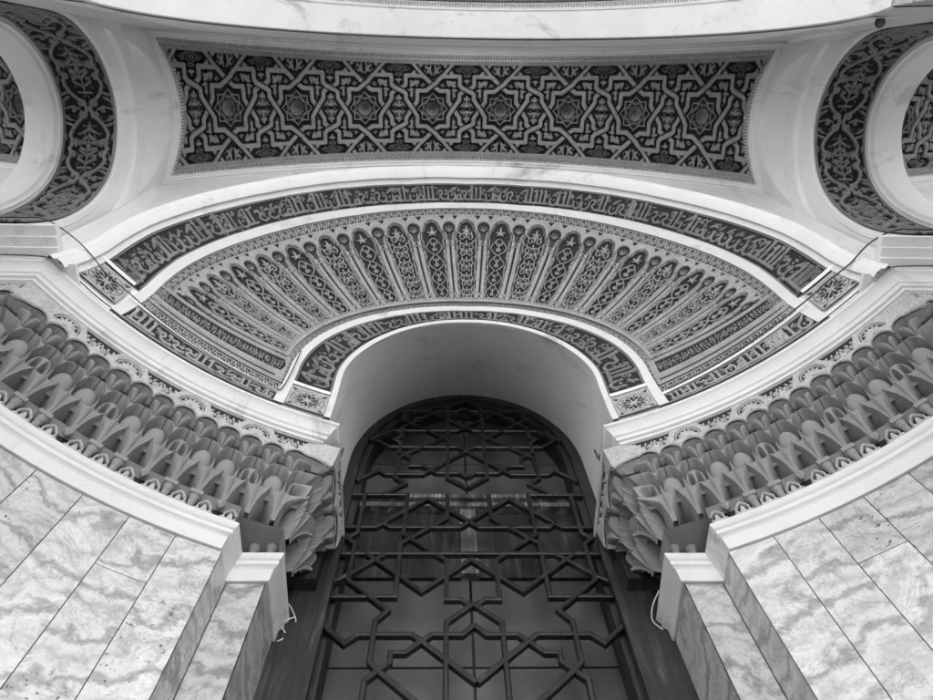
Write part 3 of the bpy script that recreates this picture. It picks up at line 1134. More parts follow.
# =================================================================== DOORWAY REVEAL + DOOR
DY = .672
def door_outline(a, k=0.0):
    """outer outline of the wooden arch frame: a in degrees, legs past 90"""
    ac = np.clip(a, -90, 90)
    x = (.222 - k) * np.sin(np.radians(ac))
    z = 1.234 + (.322 - k * 1.55) * np.cos(np.radians(ac))
    z = np.where(np.abs(a) > 90, 1.234 - (np.abs(a) - 90) * .0088, z)
    return x, z
rev = thing('doorway_reveal', 'plain smooth plaster reveal and soffit round the arched door', 'arch', (0, .55, 1.0))
aa = np.linspace(-119, 119, 161)
tt = np.linspace(0, 1, 9)
x, z = fz_point(aa, R_open(aa))
P0, _ = on_dome(x, z, np.full(x.shape, .003))
x1, z1 = door_outline(aa)
z1 = np.where(np.abs(aa) > 90, 1.234 - (np.abs(aa) - 90) * (1.234 - .995) / 29.0, z1)
P1 = np.stack([x1, np.full(x1.shape, DY + .004), z1], -1)
V = P0[None] + (P1 - P0)[None] * tt[:, None, None]
part('soffit', V.reshape(-1, 3), grid_faces(9, 161), M['reveal'], rev)
# pair of flat pilaster strips on the reveal
door = thing('lattice_door', 'dark wooden arched door with interlaced star lattice over glass panes', 'door', (0, .67, GZ))
def frame_ring(name, k0, k1, y0, y1, m, parent, zl=GZ):
    a = np.linspace(-115, 115, 121)
    rows = []
    for k, y in ((k0, y1), (k0, y0), (k1, y0), (k1, y1)):
        x, z = door_outline(a, k)
        z = np.where(np.abs(a) > 114.9, zl, z)
        rows.append(np.stack([x, np.full(x.shape, y), z], -1))
    V = np.stack(rows, 0)
    return part(name, V.reshape(-1, 3), grid_faces(4, 121), m, parent, sharp=30)
frame_ring('outer_frame', -.004, .020, .664, .71, M['wood'], door)
frame_ring('inner_frame', .0195, .0315, .672, .72, M['wood'], door)
for sx in (-1, 1):
    b = VF(); b.box(min(sx * .2000, sx * .2620), max(sx * .2000, sx * .2620), .6605, .70, GZ, .955)
    b.box(min(sx * .2180, sx * .2640), max(sx * .2180, sx * .2640), .6405, .6600, .845, .9615)
    part('jamb_board', b.v, b.f, M['wood'], door, smooth=False)
    b = VF(); b.box(min(sx * .196, sx * .207), max(sx * .196, sx * .207), .652, .6602, GZ, .953)
    part('jamb_bead', b.v, b.f, M['wood'], door, smooth=False)
# glazing and rails behind the lattice
def slab(name, x0, x1, y0, y1, z0, z1, m, parent):
    b = VF(); b.box(x0, x1, y0, y1, z0, z1)
    return part(name, b.v, b.f, m, parent, smooth=False)
PY = .712
for z0, z1 in ((.40, .752), (.756, .932), (1.170, 1.30), (1.303, 1.56)):
    for xa, xb in ((-.20, -.002), (.002, .20)):
        slab('glass_pane', xa, xb, PY, PY + .004, z0, z1, M['glass'], door)
for xa, xb in ((-.196, -.112), (-.106, -.014), (.014, .106), (.112, .196)):
    slab('wood_panel', xa, xb, PY - .004, PY + .006, .936, 1.112, M['wood'], door)
slab('mullion', -.0135, .0135, .700, .716, .936, 1.118, M['rail'], door)
for z0, z1 in ((1.118, 1.131), (1.146, 1.158)):
    slab('transom_rail', -.2, .2, .694, .716, z0, z1, M['rail'], door)
slab('transom_board', -.2, .2, .706, .716, 1.131, 1.17, M['wood'], door)
slab('bottom_panel', -.2, .2, .70, .716, GZ, .40, M['wood'], door)

# lattice straps (right half; mirrored)
LAT = [
 [(0, 1.507), (.036, 1.470), (.036, 1.332), (.128, 1.240), (.131, 1.162), (.111, 1.141), (.150, 1.103)],
 [(0, 1.371), (.068, 1.439), (.081, 1.452), (.129, 1.452), (.129, 1.406), (.036, 1.313), (.036, 1.163), (0, 1.127)],
 [(0, 1.466), (.015, 1.450), (.056, 1.450), (.068, 1.438), (.090, 1.416), (.103, 1.416), (.103, 1.398), (.129, 1.372), (.129, 1.328), (.143, 1.314), (.129, 1.300), (.129, 1.260), (.105, 1.236), (.105, 1.207), (.083, 1.207), (.065, 1.189), (.056, 1.180), (.015, 1.180), (0, 1.165)],
 [(.193, 1.311), (.149, 1.355), (.016, 1.355), (0, 1.371)],
 [(.193, 1.326), (.150, 1.283), (.016, 1.283), (0, 1.267)],
 [(.200, 1.153), (.163, 1.190), (.149, 1.176), (.081, 1.176), (0, 1.267)],
 [(.200, 1.105), (.105, 1.105), (.105, .985), (.037, .917), (.037, .830), (.016, .830), (0, .814)],
 [(.036, 1.105), (.036, 1.033), (.108, .961), (.108, .836), (.198, .836)],
 [(.200, 1.006), (.151, 1.006), (.140, 1.017), (.129, 1.006), (.015, 1.006), (0, 1.021)],
 [(.140, 1.017), (.070, 1.090), (0, 1.021)],
 [(.178, 1.105), (.178, .988), (.192, .973), (.178, .958), (.178, .870), (.116, .806), (.131, .785), (.131, .712), (.119, .697), (.060, .638)],
 [(.200, .934), (0, .934)],
 [(.159, .934), (.072, .846), (0, .919)],
 [(.129, .934), (.184, .879), (.200, .868)],
 [(.200, .779), (.167, .745), (.151, .761), (.081, .761), (0, .679)],
 [(0, .778), (.016, .761), (.056, .761), (.088, .729), (.106, .729), (.106, .713), (.134, .683), (.134, .640)],
 [(0, .821), (.037, .784), (.037, .640)],
]
low = []
for s in LAT[6:]:
    low.append([(x, 1.28 - z) for x, z in s if 1.28 - z < .64 + 1e-6])
LAT = LAT + [s for s in low if len(s) > 1]
def strap_vf(pts, wd, y0, y1):
    """one interlaced strap: mitred bar with a rounded face"""
    p = np.asarray(pts, float)
    L_, R_ = offset(p, wd / 2), offset(p, -wd / 2)
    Li, Ri = offset(p, wd * .30), offset(p, -wd * .30)
    v = []; f = []
    n = len(p)
    for i in range(n):
        v += [(L_[i][0], y1, L_[i][1]), (L_[i][0], y0 + .0012, L_[i][1]), (Li[i][0], y0, Li[i][1]), (Ri[i][0], y0, Ri[i][1]), (R_[i][0], y0 + .0012, R_[i][1]), (R_[i][0], y1, R_[i][1])]
    for i in range(n - 1):
        for k in range(5):
            a = i * 6 + k
            f.append((a, a + 1, a + 7, a + 6))
    f += [(0, 1, 2, 3, 4, 5), tuple((n - 1) * 6 + k for k in (5, 4, 3, 2, 1, 0))]
    return v, f
for i, s in enumerate(LAT):
    b = VF()
    off = (i % 9) * .00016
    for sg in (-1, 1):
        q = [(sg * x, z) for x, z in s]
        b.add(*strap_vf(q, .0072, .6600 + off + (.00008 if sg > 0 else 0), .6690 + off))
    part('lattice_strap', b.v, b.f, M['lattice'], door, smooth=False)

# =================================================================== VAULT OVER THE BAY
def zv(x):
    return 1.70 - .35 * x * x
def yb(x):
    return .139 + .029 * (x / .6) ** 2
def yt(x):
    return -.058 - .019 * (x / .6) ** 2
def xe(t):
    return .577 + .030 * (2 * t - 1) ** 2
def vault_pt(x, t, lift=0.0):
    """x across, t 0 at the outer edge (towards the street) .. 1 at the door side; lift = downwards"""
    y = yt(x) + (yb(x) - yt(x)) * t
    return np.stack([x, y, zv(x) - lift], -1)

vault = thing('star_vault', 'white vault over the door bay with a dark strapwork panel of eight stars', 'vault', (0, .04, 1.5))
def star_tile(nx, ny):
    c = Canvas(-1, 1, -1.36, 1.36, nx, ny)
    st = [(1, -.5), (.79, -.67), (.79, -.93), (.28, -.93), (0, -.66), (-.2, -.51), (-.455, -.51), (-.455, -.22), (-.6, 0), (-.79, .27), (-.79, .42), (-1, .58)]
    wd = .125
    def T(s, a, b):
        return [(x * a, y * b) for x, y in s]
    # fill motifs first
    rf = random.Random(9)
    for k in range(46):
        x_, y_ = rf.uniform(.05, 1.0), rf.uniform(.05, 1.26)
        if math.hypot(x_, y_) < .5:
            continue
        an_, r_, tw = rf.uniform(0, 6.2), rf.uniform(.035, .055), rf.choice((-1, 1))
        for a in (-1, 1):
            for b in (-1, 1):
                c.curl((x_ * a, y_ * b), math.atan2(math.sin(an_) * b, math.cos(an_) * a), r_, .034, 1.0, tw * a * b, .55)
    for a in (-1, 1):
        for b in (-1, 1):
            for (px, py, dx_, dy_, L_) in ((.60, .62, .25, 1, .20), (.63, .58, -.05, -1, .30), (.40, .75, 1, .1, .22), (.56, .68, 1, .8, .16), (1.0, .05, 0, 1, .20), (1.0, .24, 0, 1, .20),
                                           (.06, 1.10, 1, .5, .22), (.06, 1.08, 1, -.6, .18), (1.0, .84, 0, -1, .14)):
                an = math.atan2(dy_ * b, dx_ * a)
                c.leaf((px * a, py * b), an, L_, .085, .75)
                for g_ in (-1, 1):
                    c.leaf((px * a, py * b), an + g_ * .8, L_ * .85, .07, .75, bend=g_ * 1.0)
            for (px, py, an, r_) in ((.71, .74, 2.2, .06), (.50, .80, .3, .055), (.66, .36, 1.2, .055), (.88, .14, 2.0, .06), (.90, .34, 2.4, .05), (.22, 1.20, .8, .055), (.20, 1.00, 5.2, .05), (.30, .72, 3.0, .05)):
                c.curl((px * a, py * b), math.atan2(math.sin(an) * b, math.cos(an) * a), r_, .042, 1.1, a * b, .75)
            for q in (.09, .18, .27):
                c.stroke([(a * (1 - q * 1.2), b * 1.12), (a * 1.0, b * (1.12 - q * .8))], .03, .7)
                c.stroke([(a * (1 - q * 1.2), b * 1.12), (a * 1.0, b * (1.12 + q * .6))], .03, .7)
            c.disc((a * 1.0, b * 1.12), .03, .7)
    gap = .05
    SG = ((1, 1), (-1, -1), (-1, 1), (1, -1))
    links = [[(.28, .93), (.62, 1.31)], [(.62, .93), (.28, 1.31)]]
    for a, b in SG:
        c.stroke(T(st, a, b), wd + gap * 2, .0, 'min')
        for q in links:
            c.stroke(T(q, a, b), wd + gap * 1.6, .0, 'min')
    for a, b in SG:
        c.stroke(T(st, a, b), wd)
        for q in links:
            c.stroke(T(q, a, b), wd * .85)
    def over(p0, p1, w_):
        p0, p1 = np.array(p0), np.array(p1)
        m, d = (p0 + p1) / 2, (p1 - p0) / np.linalg.norm(p1 - p0)
        c.stroke([m - d * .085, m + d * .085], w_ + .06, .25, 'min')
        c.stroke([m - d * .16, m + d * .16], w_)
    for b in (-1, 1):
        over((-.14, b * .555), (.14, b * .765), wd)
        over((b * .685, -.12), (b * .515, .12), wd)
        for a in (-1, 1):
            over((a * .34, b * .997), (a * .56, b * 1.243), wd * .85)
            over((a * .9, b * (.58 if a > 0 else .49)), (a * 1.1, b * (.49 if a > 0 else .58)), wd)
    for b in (-1, 1):
        c.stroke([(-1, b * 1.31), (1, b * 1.31)], .13)
    # eight pointed star field round the boss
    def star(r1, r2, n, ph=0):
        return [((r1 if k % 2 == 0 else r2) * math.cos(ph + math.pi * k / n), (r1 if k % 2 == 0 else r2) * math.sin(ph + math.pi * k / n)) for k in range(2 * n + 1)]
    c.poly(star(.46, .35, 8), .25)
    c.stroke(star(.44, .335, 8), .035, .9)
    c.stroke(star(.37, .24, 8, math.pi / 8), .03, .85)
    c.stroke(star(.31, .24, 16), .025, .8)
    a = np.linspace(0, 2 * np.pi, 30)
    c.poly(np.c_[.21 * np.cos(a), .21 * np.sin(a)], .1)
    return c
TILE = star_tile(121, 165)
PX = .0885                                  # star spacing as x / z
def x_of_tau(tau):
    """invert x / zv(x) = tau * PX"""
    q = tau * PX
    x = q * 1.7
    for _ in range(8):
        x = q * zv(x)
    return x
ntile = 9
u = np.concatenate([np.linspace(k - 4.5, k - 3.5, 121)[: (121 if k == ntile - 1 else 120)] for k in range(ntile)])
# tile k spans tau k-4.5 .. k-3.5; stars sit on half integers, knots on integers
Dall = []
for k in range(ntile):
    Dk = np.roll(TILE.D, 60, axis=1)
    Dk = np.concatenate([TILE.D[:, 60:], TILE.D[:, 1:61]], 1)
    Dall.append(Dk[:, : (121 if k == ntile - 1 else 120)])
Dall = np.concatenate(Dall, 1)
tt = np.linspace(0, 1, TILE.D.shape[0])
Tau, Tt = np.meshgrid(u, tt)
Xg = x_of_tau(Tau)
P = vault_pt(Xg, Tt)
Nn = np.stack([-.7 * Xg, np.zeros(Xg.shape), -np.ones(Xg.shape)], -1)
Nn /= np.linalg.norm(Nn, axis=-1)[..., None]
Xc = (Xg[:-1, :-1] + Xg[1:, 1:]) / 2
Tc = (Tt[:-1, :-1] + Tt[1:, 1:]) / 2
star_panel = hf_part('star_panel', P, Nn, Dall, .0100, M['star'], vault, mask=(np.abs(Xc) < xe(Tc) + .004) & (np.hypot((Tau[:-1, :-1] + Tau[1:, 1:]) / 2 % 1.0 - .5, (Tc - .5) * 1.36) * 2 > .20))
# shell bosses in the middle of every star
for k in range(8):
    tau = k - 3.5
    xc = float(x_of_tau(tau)); pc = vault_pt(np.array(xc), np.array(.5))
    v = []; f = []
    nr, ns = 8, 48
    for i in range(nr + 1):
        for j in range(ns):
            a = 2 * math.pi * j / ns
            q = i / nr * .235
            tt_ = tau + q * .5 * math.cos(a)
            xx = float(x_of_tau(tt_)); t_ = .5 + q * .5 * math.sin(a) / 1.36
            p_ = vault_pt(np.array(xx), np.array(t_))
            dz = .016 * (1 - (i / nr) ** 2) + .0022 * math.cos(12 * a) * math.sin(math.pi * min(i / nr * 1.1, 1)) - .001 * (i == nr)
            v.append((p_[0], p_[1], p_[2] + dz))
    for i in range(nr):
        for j in range(ns):
            f.append((i * ns + j, i * ns + (j + 1) % ns, (i + 1) * ns + (j + 1) % ns, (i + 1) * ns + j))
    part('star_hollow', v, f, M['star'], star_panel, relief=np.full(len(v), .75))

# dotted border and moulded frame: loops round the panel
def panel_loop(grow, n=60):
    """closed loop at distance grow outside the panel edge, with matched corner indices"""
    pts = []
    def ed(x, t, gx, gy):
        p = vault_pt(np.array(x), np.array(t))
        return (p[0] + gx, p[1] + gy)
    s = np.linspace(-1, 1, n)
    L_ = []
    for q in s[:-1]:                                   # door side, left to right
        x = q * xe(1.0); L_.append(ed(x, 1.0, q * grow, grow))
    tq = np.linspace(1, 0, n // 2)
    for t in tq[:-1]:
        L_.append(ed(xe(t), t, grow, grow * (2 * t - 1)))
    for q in s[::-1][:-1]:
        x = q * xe(0.0); L_.append(ed(x, 0.0, q * grow, -grow))
    for t in tq[::-1][:-1]:
        L_.append(ed(-xe(t), t, -grow, grow * (2 * t - 1)))
    L_ = np.array(L_)
    return np.c_[L_, zv(L_[:, 0])]
def loop_strip(name, prof, m, parent, relief=None):
    rows = []
    for g_, l in prof:
        p = panel_loop(g_)
        p[:, 2] -= l
        rows.append(np.r_[p, p[:1]])
    V = np.stack(rows, 0)
    return part(name, V.reshape(-1, 3), grid_faces(V.shape[0], V.shape[1]), m, parent, sharp=30)
# dotted border as a fine height field
base_in, base_out = panel_loop(.0005, 60), panel_loop(.0125, 60)
base_in = np.r_[base_in, base_in[:1]]; base_out = np.r_[base_out, base_out[:1]]
Ls = np.r_[0, np.cumsum(np.linalg.norm(np.diff(base_in, axis=0), axis=1))]
nb = 1600
sq = np.linspace(0, Ls[-1], nb)
Bi = np.stack([np.interp(sq, Ls, base_in[:, k]) for k in range(3)], -1)
Bo = np.stack([np.interp(sq, Ls, base_out[:, k]) for k in range(3)], -1)
cb = Canvas(0, Ls[-1] / .0125, 0, 1, nb, 9, base=.9)
for x0 in np.arange(.2, Ls[-1] / .0125, .5):
    cb.stroke([(x0, .25), (x0 + .22, .5)], .14, .0, 'min')
    cb.stroke([(x0 + .25, .5), (x0 + .03, .78)], .14, .0, 'min')
v_ = np.linspace(0, 1, 9)[:, None, None]
Pb = Bi[None] + (Bo - Bi)[None] * v_
hf_part('dotted_border', Pb, np.broadcast_to(np.array((0, 0, -1.0)), Pb.shape), cb.D, .004, M['border'], vault)
loop_strip('panel_frame', [(.0125, -.004), (.0125, .0055), (.0150, .0065), (.0165, .0045), (.0180, .0045), (.0185, .0065), (.0215, .0070), (.0225, .0030), (.0290, .0035), (.0300, -.003)], M['white'], vault)

# the white sail surface between the panel and the four arches round it
TA_C = (.05, 1.225); TA_R = .165
SIDE_CURVE = [(.225, 1.03), (.225, 1.10), (.225, 1.20), (.222, 1.30), (.200, 1.39), (.150, 1.455), (.100, 1.487), (.048, 1.500), (-.002, 1.490), (-.045, 1.465), (-.080, 1.425), (-.105, 1.36), (-.105, 1.25), (-.105, 1.12), (-.105, 1.0)]
SIDE_X = .632
def outer_loop(n_in):
    """boundary of the sail, matched point for point with panel_loop"""
    n = 60
    s = np.linspace(-1, 1, n)
    L_ = []
    for q in s[:-1]:                                    # semidome front edge
        a = q * 119
        x, z = fz_point(a, R_front(a) + .0)
        p, _ = on_dome(np.array(x), np.array(z), np.array(.004))
        L_.append(p)
    sc = smooth_pts(SIDE_CURVE, 6)
    ss = np.r_[0, np.cumsum(np.linalg.norm(np.diff(sc, axis=0), axis=1))]
    side = [(SIDE_X, np.interp(q, ss, sc[:, 0]), np.interp(q, ss, sc[:, 1])) for q in np.linspace(0, ss[-1], n // 2)]
    L_ += [np.array(p) for p in side[:-1]]
    ff = []
    for q in s[::-1]:                                   # inner edge of the street arch, wall face y=-.10
        a = q * 100
        x = .525 * math.sin(RAD(a)); z = 1.135 + .525 * math.cos(RAD(a))
        ff.append(np.array((x, -.1, z)))
    L_ += ff[:-1]
    L_ += [np.array((-p[0], p[1], p[2])) for p in side[::-1][:-1]]
    return np.array(L_)
fr = panel_loop(.0295, 60); fr[:, 2] -= .002
ol = outer_loop(60)
fr = np.r_[fr, fr[:1]]; ol = np.r_[ol, ol[:1]]
mid = (fr + ol) / 2
ctrl = mid.copy()
ctrl[:, 0] = fr[:, 0] * .35 + ol[:, 0] * .65
ctrl[:, 1] = fr[:, 1] * .35 + ol[:, 1] * .65
ctrl[:, 2] = fr[:, 2] * .68 + ol[:, 2] * .32
tq = np.linspace(0, 1, 17)[:, None, None]
V = (1 - tq) ** 2 * fr[None] + 2 * tq * (1 - tq) * ctrl[None] + tq ** 2 * ol[None]
part('sail', V.reshape(-1, 3), grid_faces(17, len(fr)), M['white'], vault, sharp=50)
# raised archivolt rim along the semidome's front edge
aa = np.linspace(-121, 121, 181)
rows = []
for dr, l in ((.0, -.004), (.0, .0085), (.004, .0105), (.010, .0105), (.012, .0065), (.0165, .0065), (.018, -.006)):
    x, z = fz_point(aa, R_front(aa) + dr)
    P, _ = on_dome(x, z, np.full(x.shape, l + .002))
    rows.append(P)
V = np.stack(rows, 0)
part('arch_rim', V.reshape(-1, 3), grid_faces(V.shape[0], 181), M['white'], vault, sharp=30)

# =================================================================== TRANSVERSE ARCHES
def scroll_canvas(nper, nx, ny):
    """band across -.5..+.5, running along y; one ogee period = 1.35"""
    Lp = 1.35
    c = Canvas(-.5, .5, 0, Lp * nper, nx, ny)
    for x in (-.475, .475):
        c.stroke([(x, 0), (x, Lp * nper)], .05, .9)
    rf = random.Random(4)
    fill = [(rf.uniform(.03, .44), rf.uniform(-.66, .66), rf.uniform(0, 6.2), rf.uniform(.07, .12)) for _ in range(34)]
    for k in range(nper + 1):
        y0 = k * Lp
        for (x_, y_, an_, L_) in fill:
            for sg in (-1, 1):
                c.leaf((sg * x_, y0 + y_), an_ if sg > 0 else math.pi - an_, L_, .034, .6, bend=sg * 1.2)
        for sg in (-1, 1):
            # ogee strands
            c.stroke(smooth_pts([(sg * .03, y0 - .02), (sg * .08, y0 + .1), (sg * .25, y0 + .24), (sg * .34, y0 + .42), (sg * .30, y0 + .56), (sg * .36, y0 + .66)]), .062)
            c.stroke(smooth_pts([(sg * .36, y0 + .66), (sg * .30, y0 + .76), (sg * .35, y0 + .92), (sg * .24, y0 + 1.10), (sg * .09, y0 + 1.24), (sg * .03, y0 + 1.37)]), .062)
            c.curl((sg * .33, y0 + .58), math.pi / 2 + sg * .5, .06, .055, 1.0, sg)
            c.curl((sg * .33, y0 + .76), -math.pi / 2 - sg * .5, .06, .055, 1.0, -sg)
            c.curl((sg * .05, y0 + .08), math.pi / 2 + sg * .2, .065, .055, 1.0, -sg)
            c.curl((sg * .05, y0 - .08), -math.pi / 2 - sg * .2, .065, .055, 1.0, sg)
            # stem with paired leaves inside the ogee
            for yy, an, L_ in ((.36, .75, .20), (.50, .55, .19), (.62, 1.1, .13)):
                c.leaf((sg * .015, y0 + yy), math.pi / 2 - sg * an, L_, .05, bend=-sg * .8)
                c.curl((sg * (.10 + .05 * an), y0 + yy + .10), math.pi / 2 - sg * 1.2, .045, .032, 1.0, sg)
            for yy, an, L_ in ((1.02, .75, .18), (.90, .55, .19), (.78, 1.1, .13)):
                c.leaf((sg * .015, y0 + yy), -math.pi / 2 + sg * an, L_, .05, bend=sg * .8)
            c.leaf((sg * .20, y0 + .80), -math.pi / 2 + sg * .2, .14, .045, bend=sg * .6)
            # half palmettes outside
            for yy, an in ((.10, .9), (.22, .5), (-.10, -.9), (-.22, -.5)):
                c.leaf((sg * .46, y0 + yy), (math.pi if sg > 0 else 0) - sg * an, .20, .052, bend=sg * an)
            c.curl((sg * .30, y0 + .04), math.pi / 2 + sg * .9, .05, .035, 1.0, sg)
            c.curl((sg * .30, y0 - .04), -math.pi / 2 - sg * .9, .05, .035, 1.0, -sg)
            c.stroke(smooth_pts([(sg * .17, y0), (sg * .30, y0 + .03), (sg * .44, y0)]), .035)
            c.leaf((sg * .44, y0 + .42), math.pi / 2 + sg * .1, .12, .045)
            c.leaf((sg * .44, y0 + .93), -math.pi / 2 - sg * .1, .12, .045)
        c.stroke([(0, y0 + .26), (0, y0 + 1.12)], .03)
        c.stroke([(-.12, y0 + .27), (.12, y0 + .27)], .035)
        c.disc((0, y0 + .70), .045)
    return c
SCR = scroll_canvas(6, 71, 560)
X_FACE, X_IN, X_MID = .640, .735, .715
_TA = smooth_pts([(.1885, 1.0365), (.1925, 1.06), (.200, 1.13), (.197, 1.20), (.183, 1.27), (.152, 1.335), (.105, 1.376), (.048, 1.395),
                  (-.002, 1.386), (-.045, 1.358), (-.077, 1.315), (-.098, 1.26), (-.104, 1.19), (-.103, 1.10), (-.102, 1.0365)], 8)
_TAs = np.r_[0, np.cumsum(np.linalg.norm(np.diff(_TA, axis=0), axis=1))]
_TAs /= _TAs[-1]
_TAt = np.gradient(_TA, _TAs, axis=0)
_TAt /= np.linalg.norm(_TAt, axis=1)[:, None]
TH0, TH1 = 0.0, 1.0
def ta_normal(u):
    """outward normal of the arch profile (y, z)"""
    return np.interp(u, _TAs, _TAt[:, 1]), -np.interp(u, _TAs, _TAt[:, 0])
def ta_curve(r, u):
    """horseshoe profile in the plane x = const, u 0 at the door-side springing .. 1 at the street side; r - TA_R = distance outside it"""
    ny, nz = ta_normal(u)
    k = r - TA_R
    return np.interp(u, _TAs, _TA[:, 0]) + ny * k, np.interp(u, _TAs, _TA[:, 1]) + nz * k
def transverse(sx):
    lab = ('scroll-carved horseshoe arch opening to the left bay' if sx < 0 else 'scroll-carved horseshoe arch opening to the right bay')
    r = thing('side_arch', lab, 'arch', (sx * X_MID, .05, 1.0), 'horseshoe arches to the side bays')
    th = TH0 + (TH1 - TH0) * SCR.Y / SCR.y[-1]
    for x0, x1 in ((X_FACE, X_IN),):
        xx = x0 + (x1 - x0) * (SCR.X + .5)
        y, z = ta_curve(TA_R, th)
        P = np.stack([xx * sx, y, z], -1)
        ny_, nz_ = ta_normal(th)
        Nn = np.stack([np.zeros(y.shape), -ny_, -nz_], -1)
        hf_part('scroll_soffit', P, Nn, SCR.D, .0065, M['scroll'], r)
    tg = np.linspace(TH0, TH1, 90)
    # inner order: moulded ring and white face, both sides, with its plain soffit
    prof = [(X_IN - .0015, .163), (X_IN - .0015, .1590), (X_IN + .002, .1585), (X_IN + .002, .1555), (X_IN - .001, .1550), (X_IN - .001, .1520), (X_IN + .004, .1510), (X_IN + .008, .1460), (X_IN + .012, .1450), (2 * X_MID - X_FACE + .003, .1440), (2 * X_MID - X_FACE + .003, .166)]
    full = prof
    rows = []
    for xx, rr_ in full:
        y, z = ta_curve(rr_, tg)
        rows.append(np.stack([np.full(y.shape, xx * sx), y, z], -1))
    V = np.stack(rows, 0)
    part('inner_ring', V.reshape(-1, 3), grid_faces(len(full), 90), M['white'], r, sharp=30)
    # archivolt on both faces
    for fl in (1, -1):
        pr = [(X_FACE + .004, TA_R - .001), (X_FACE - .002, TA_R), (X_FACE - .004, TA_R + .002), (X_FACE - .004, .176), (X_FACE - .002, .178), (X_FACE - .002, .2050), (X_FACE - .010, .2065), (X_FACE - .011, .2280), (X_FACE - .004, .2310), (X_FACE + .001, .2310)]
        rows = []
        for xx, rr_ in pr:
            k = sstep(.178, .232, rr_)
            y, z = ta_curve(rr_, tg)
            y = np.clip(y, -.103, .225)
            z = z + .035 * k * np.clip((z - 1.1) / .3, 0, 1)
            xx = xx if fl > 0 else 2 * X_MID - xx
            rows.append(np.stack([np.full(y.shape, xx * sx), y, z], -1))
        V = np.stack(rows, 0)
        part('archivolt', V.reshape(-1, 3), grid_faces(len(pr), 90), M['white'], r, sharp=30)
        # wall face outside the archivolt
        rows = []
        for q in np.linspace(0, 1, 4):
            y, z = ta_curve(.2295 + q * .30, tg)
            y = np.clip(y, -.103, .225)
            z = z + .035 * np.clip((z - 1.1) / .3, 0, 1)
            xx = X_FACE if fl > 0 else 2 * X_MID - X_FACE
            rows.append(np.stack([np.full(y.shape, xx * sx), y, np.clip(z, 1.0365, 1.8)], -1))
        V = np.stack(rows, 0)
        part('wall_face', V.reshape(-1, 3), grid_faces(4, 90), M['white'], r, sharp=40)
    return r
for sx in (-1, 1):
    transverse(sx)

# capital bands of the piers between the niches: stepped, under the springing of the side arches
def capital(sx):
    lab = ('stepped white capital bands on the left pier, crossed by a thin drooping cable' if sx < 0 else 'stepped white capital bands on the right pier, with a twisted cable knot')
    r = thing('pier_capital', lab, 'capital', (sx * X_MID, .3, 1.0), 'stepped capitals between the bays')
    x0, x1 = .590, 2 * X_MID - .590
    steps = [(.229, 1.0005, 1.0085), (.216, 1.0085, 1.0165), (.2025, 1.0165, 1.0245), (.188, 1.0245, 1.036)]
    for i, (y, z0, z1) in enumerate(steps):
        b = VF()
        dx = .003 * i - .012
        xa, xb = sx * (x0 + dx), sx * (x1 - dx)
        b.box(min(xa, xb), max(xa, xb), y, .40, z0, z1)
        part('capital_band', b.v, b.f, M['white'], r, smooth=False)
    b = VF()
    b.box(min(sx * .556, sx * .62), max(sx * .556, sx * .62), .237, .40, 1.0003, 1.0075)
    part('capital_band', b.v, b.f, M['white'], r, smooth=False)
    b = VF()
    xa, xb = sx * (X_FACE + .003), sx * (2 * X_MID - X_FACE - .003)
    b.box(min(xa, xb), max(xa, xb), .2245, .42, 1.036, 1.62)
    part('pier_core', b.v, b.f, M['white'], r, smooth=False)
    return r
for sx in (-1, 1):
    capital(sx)

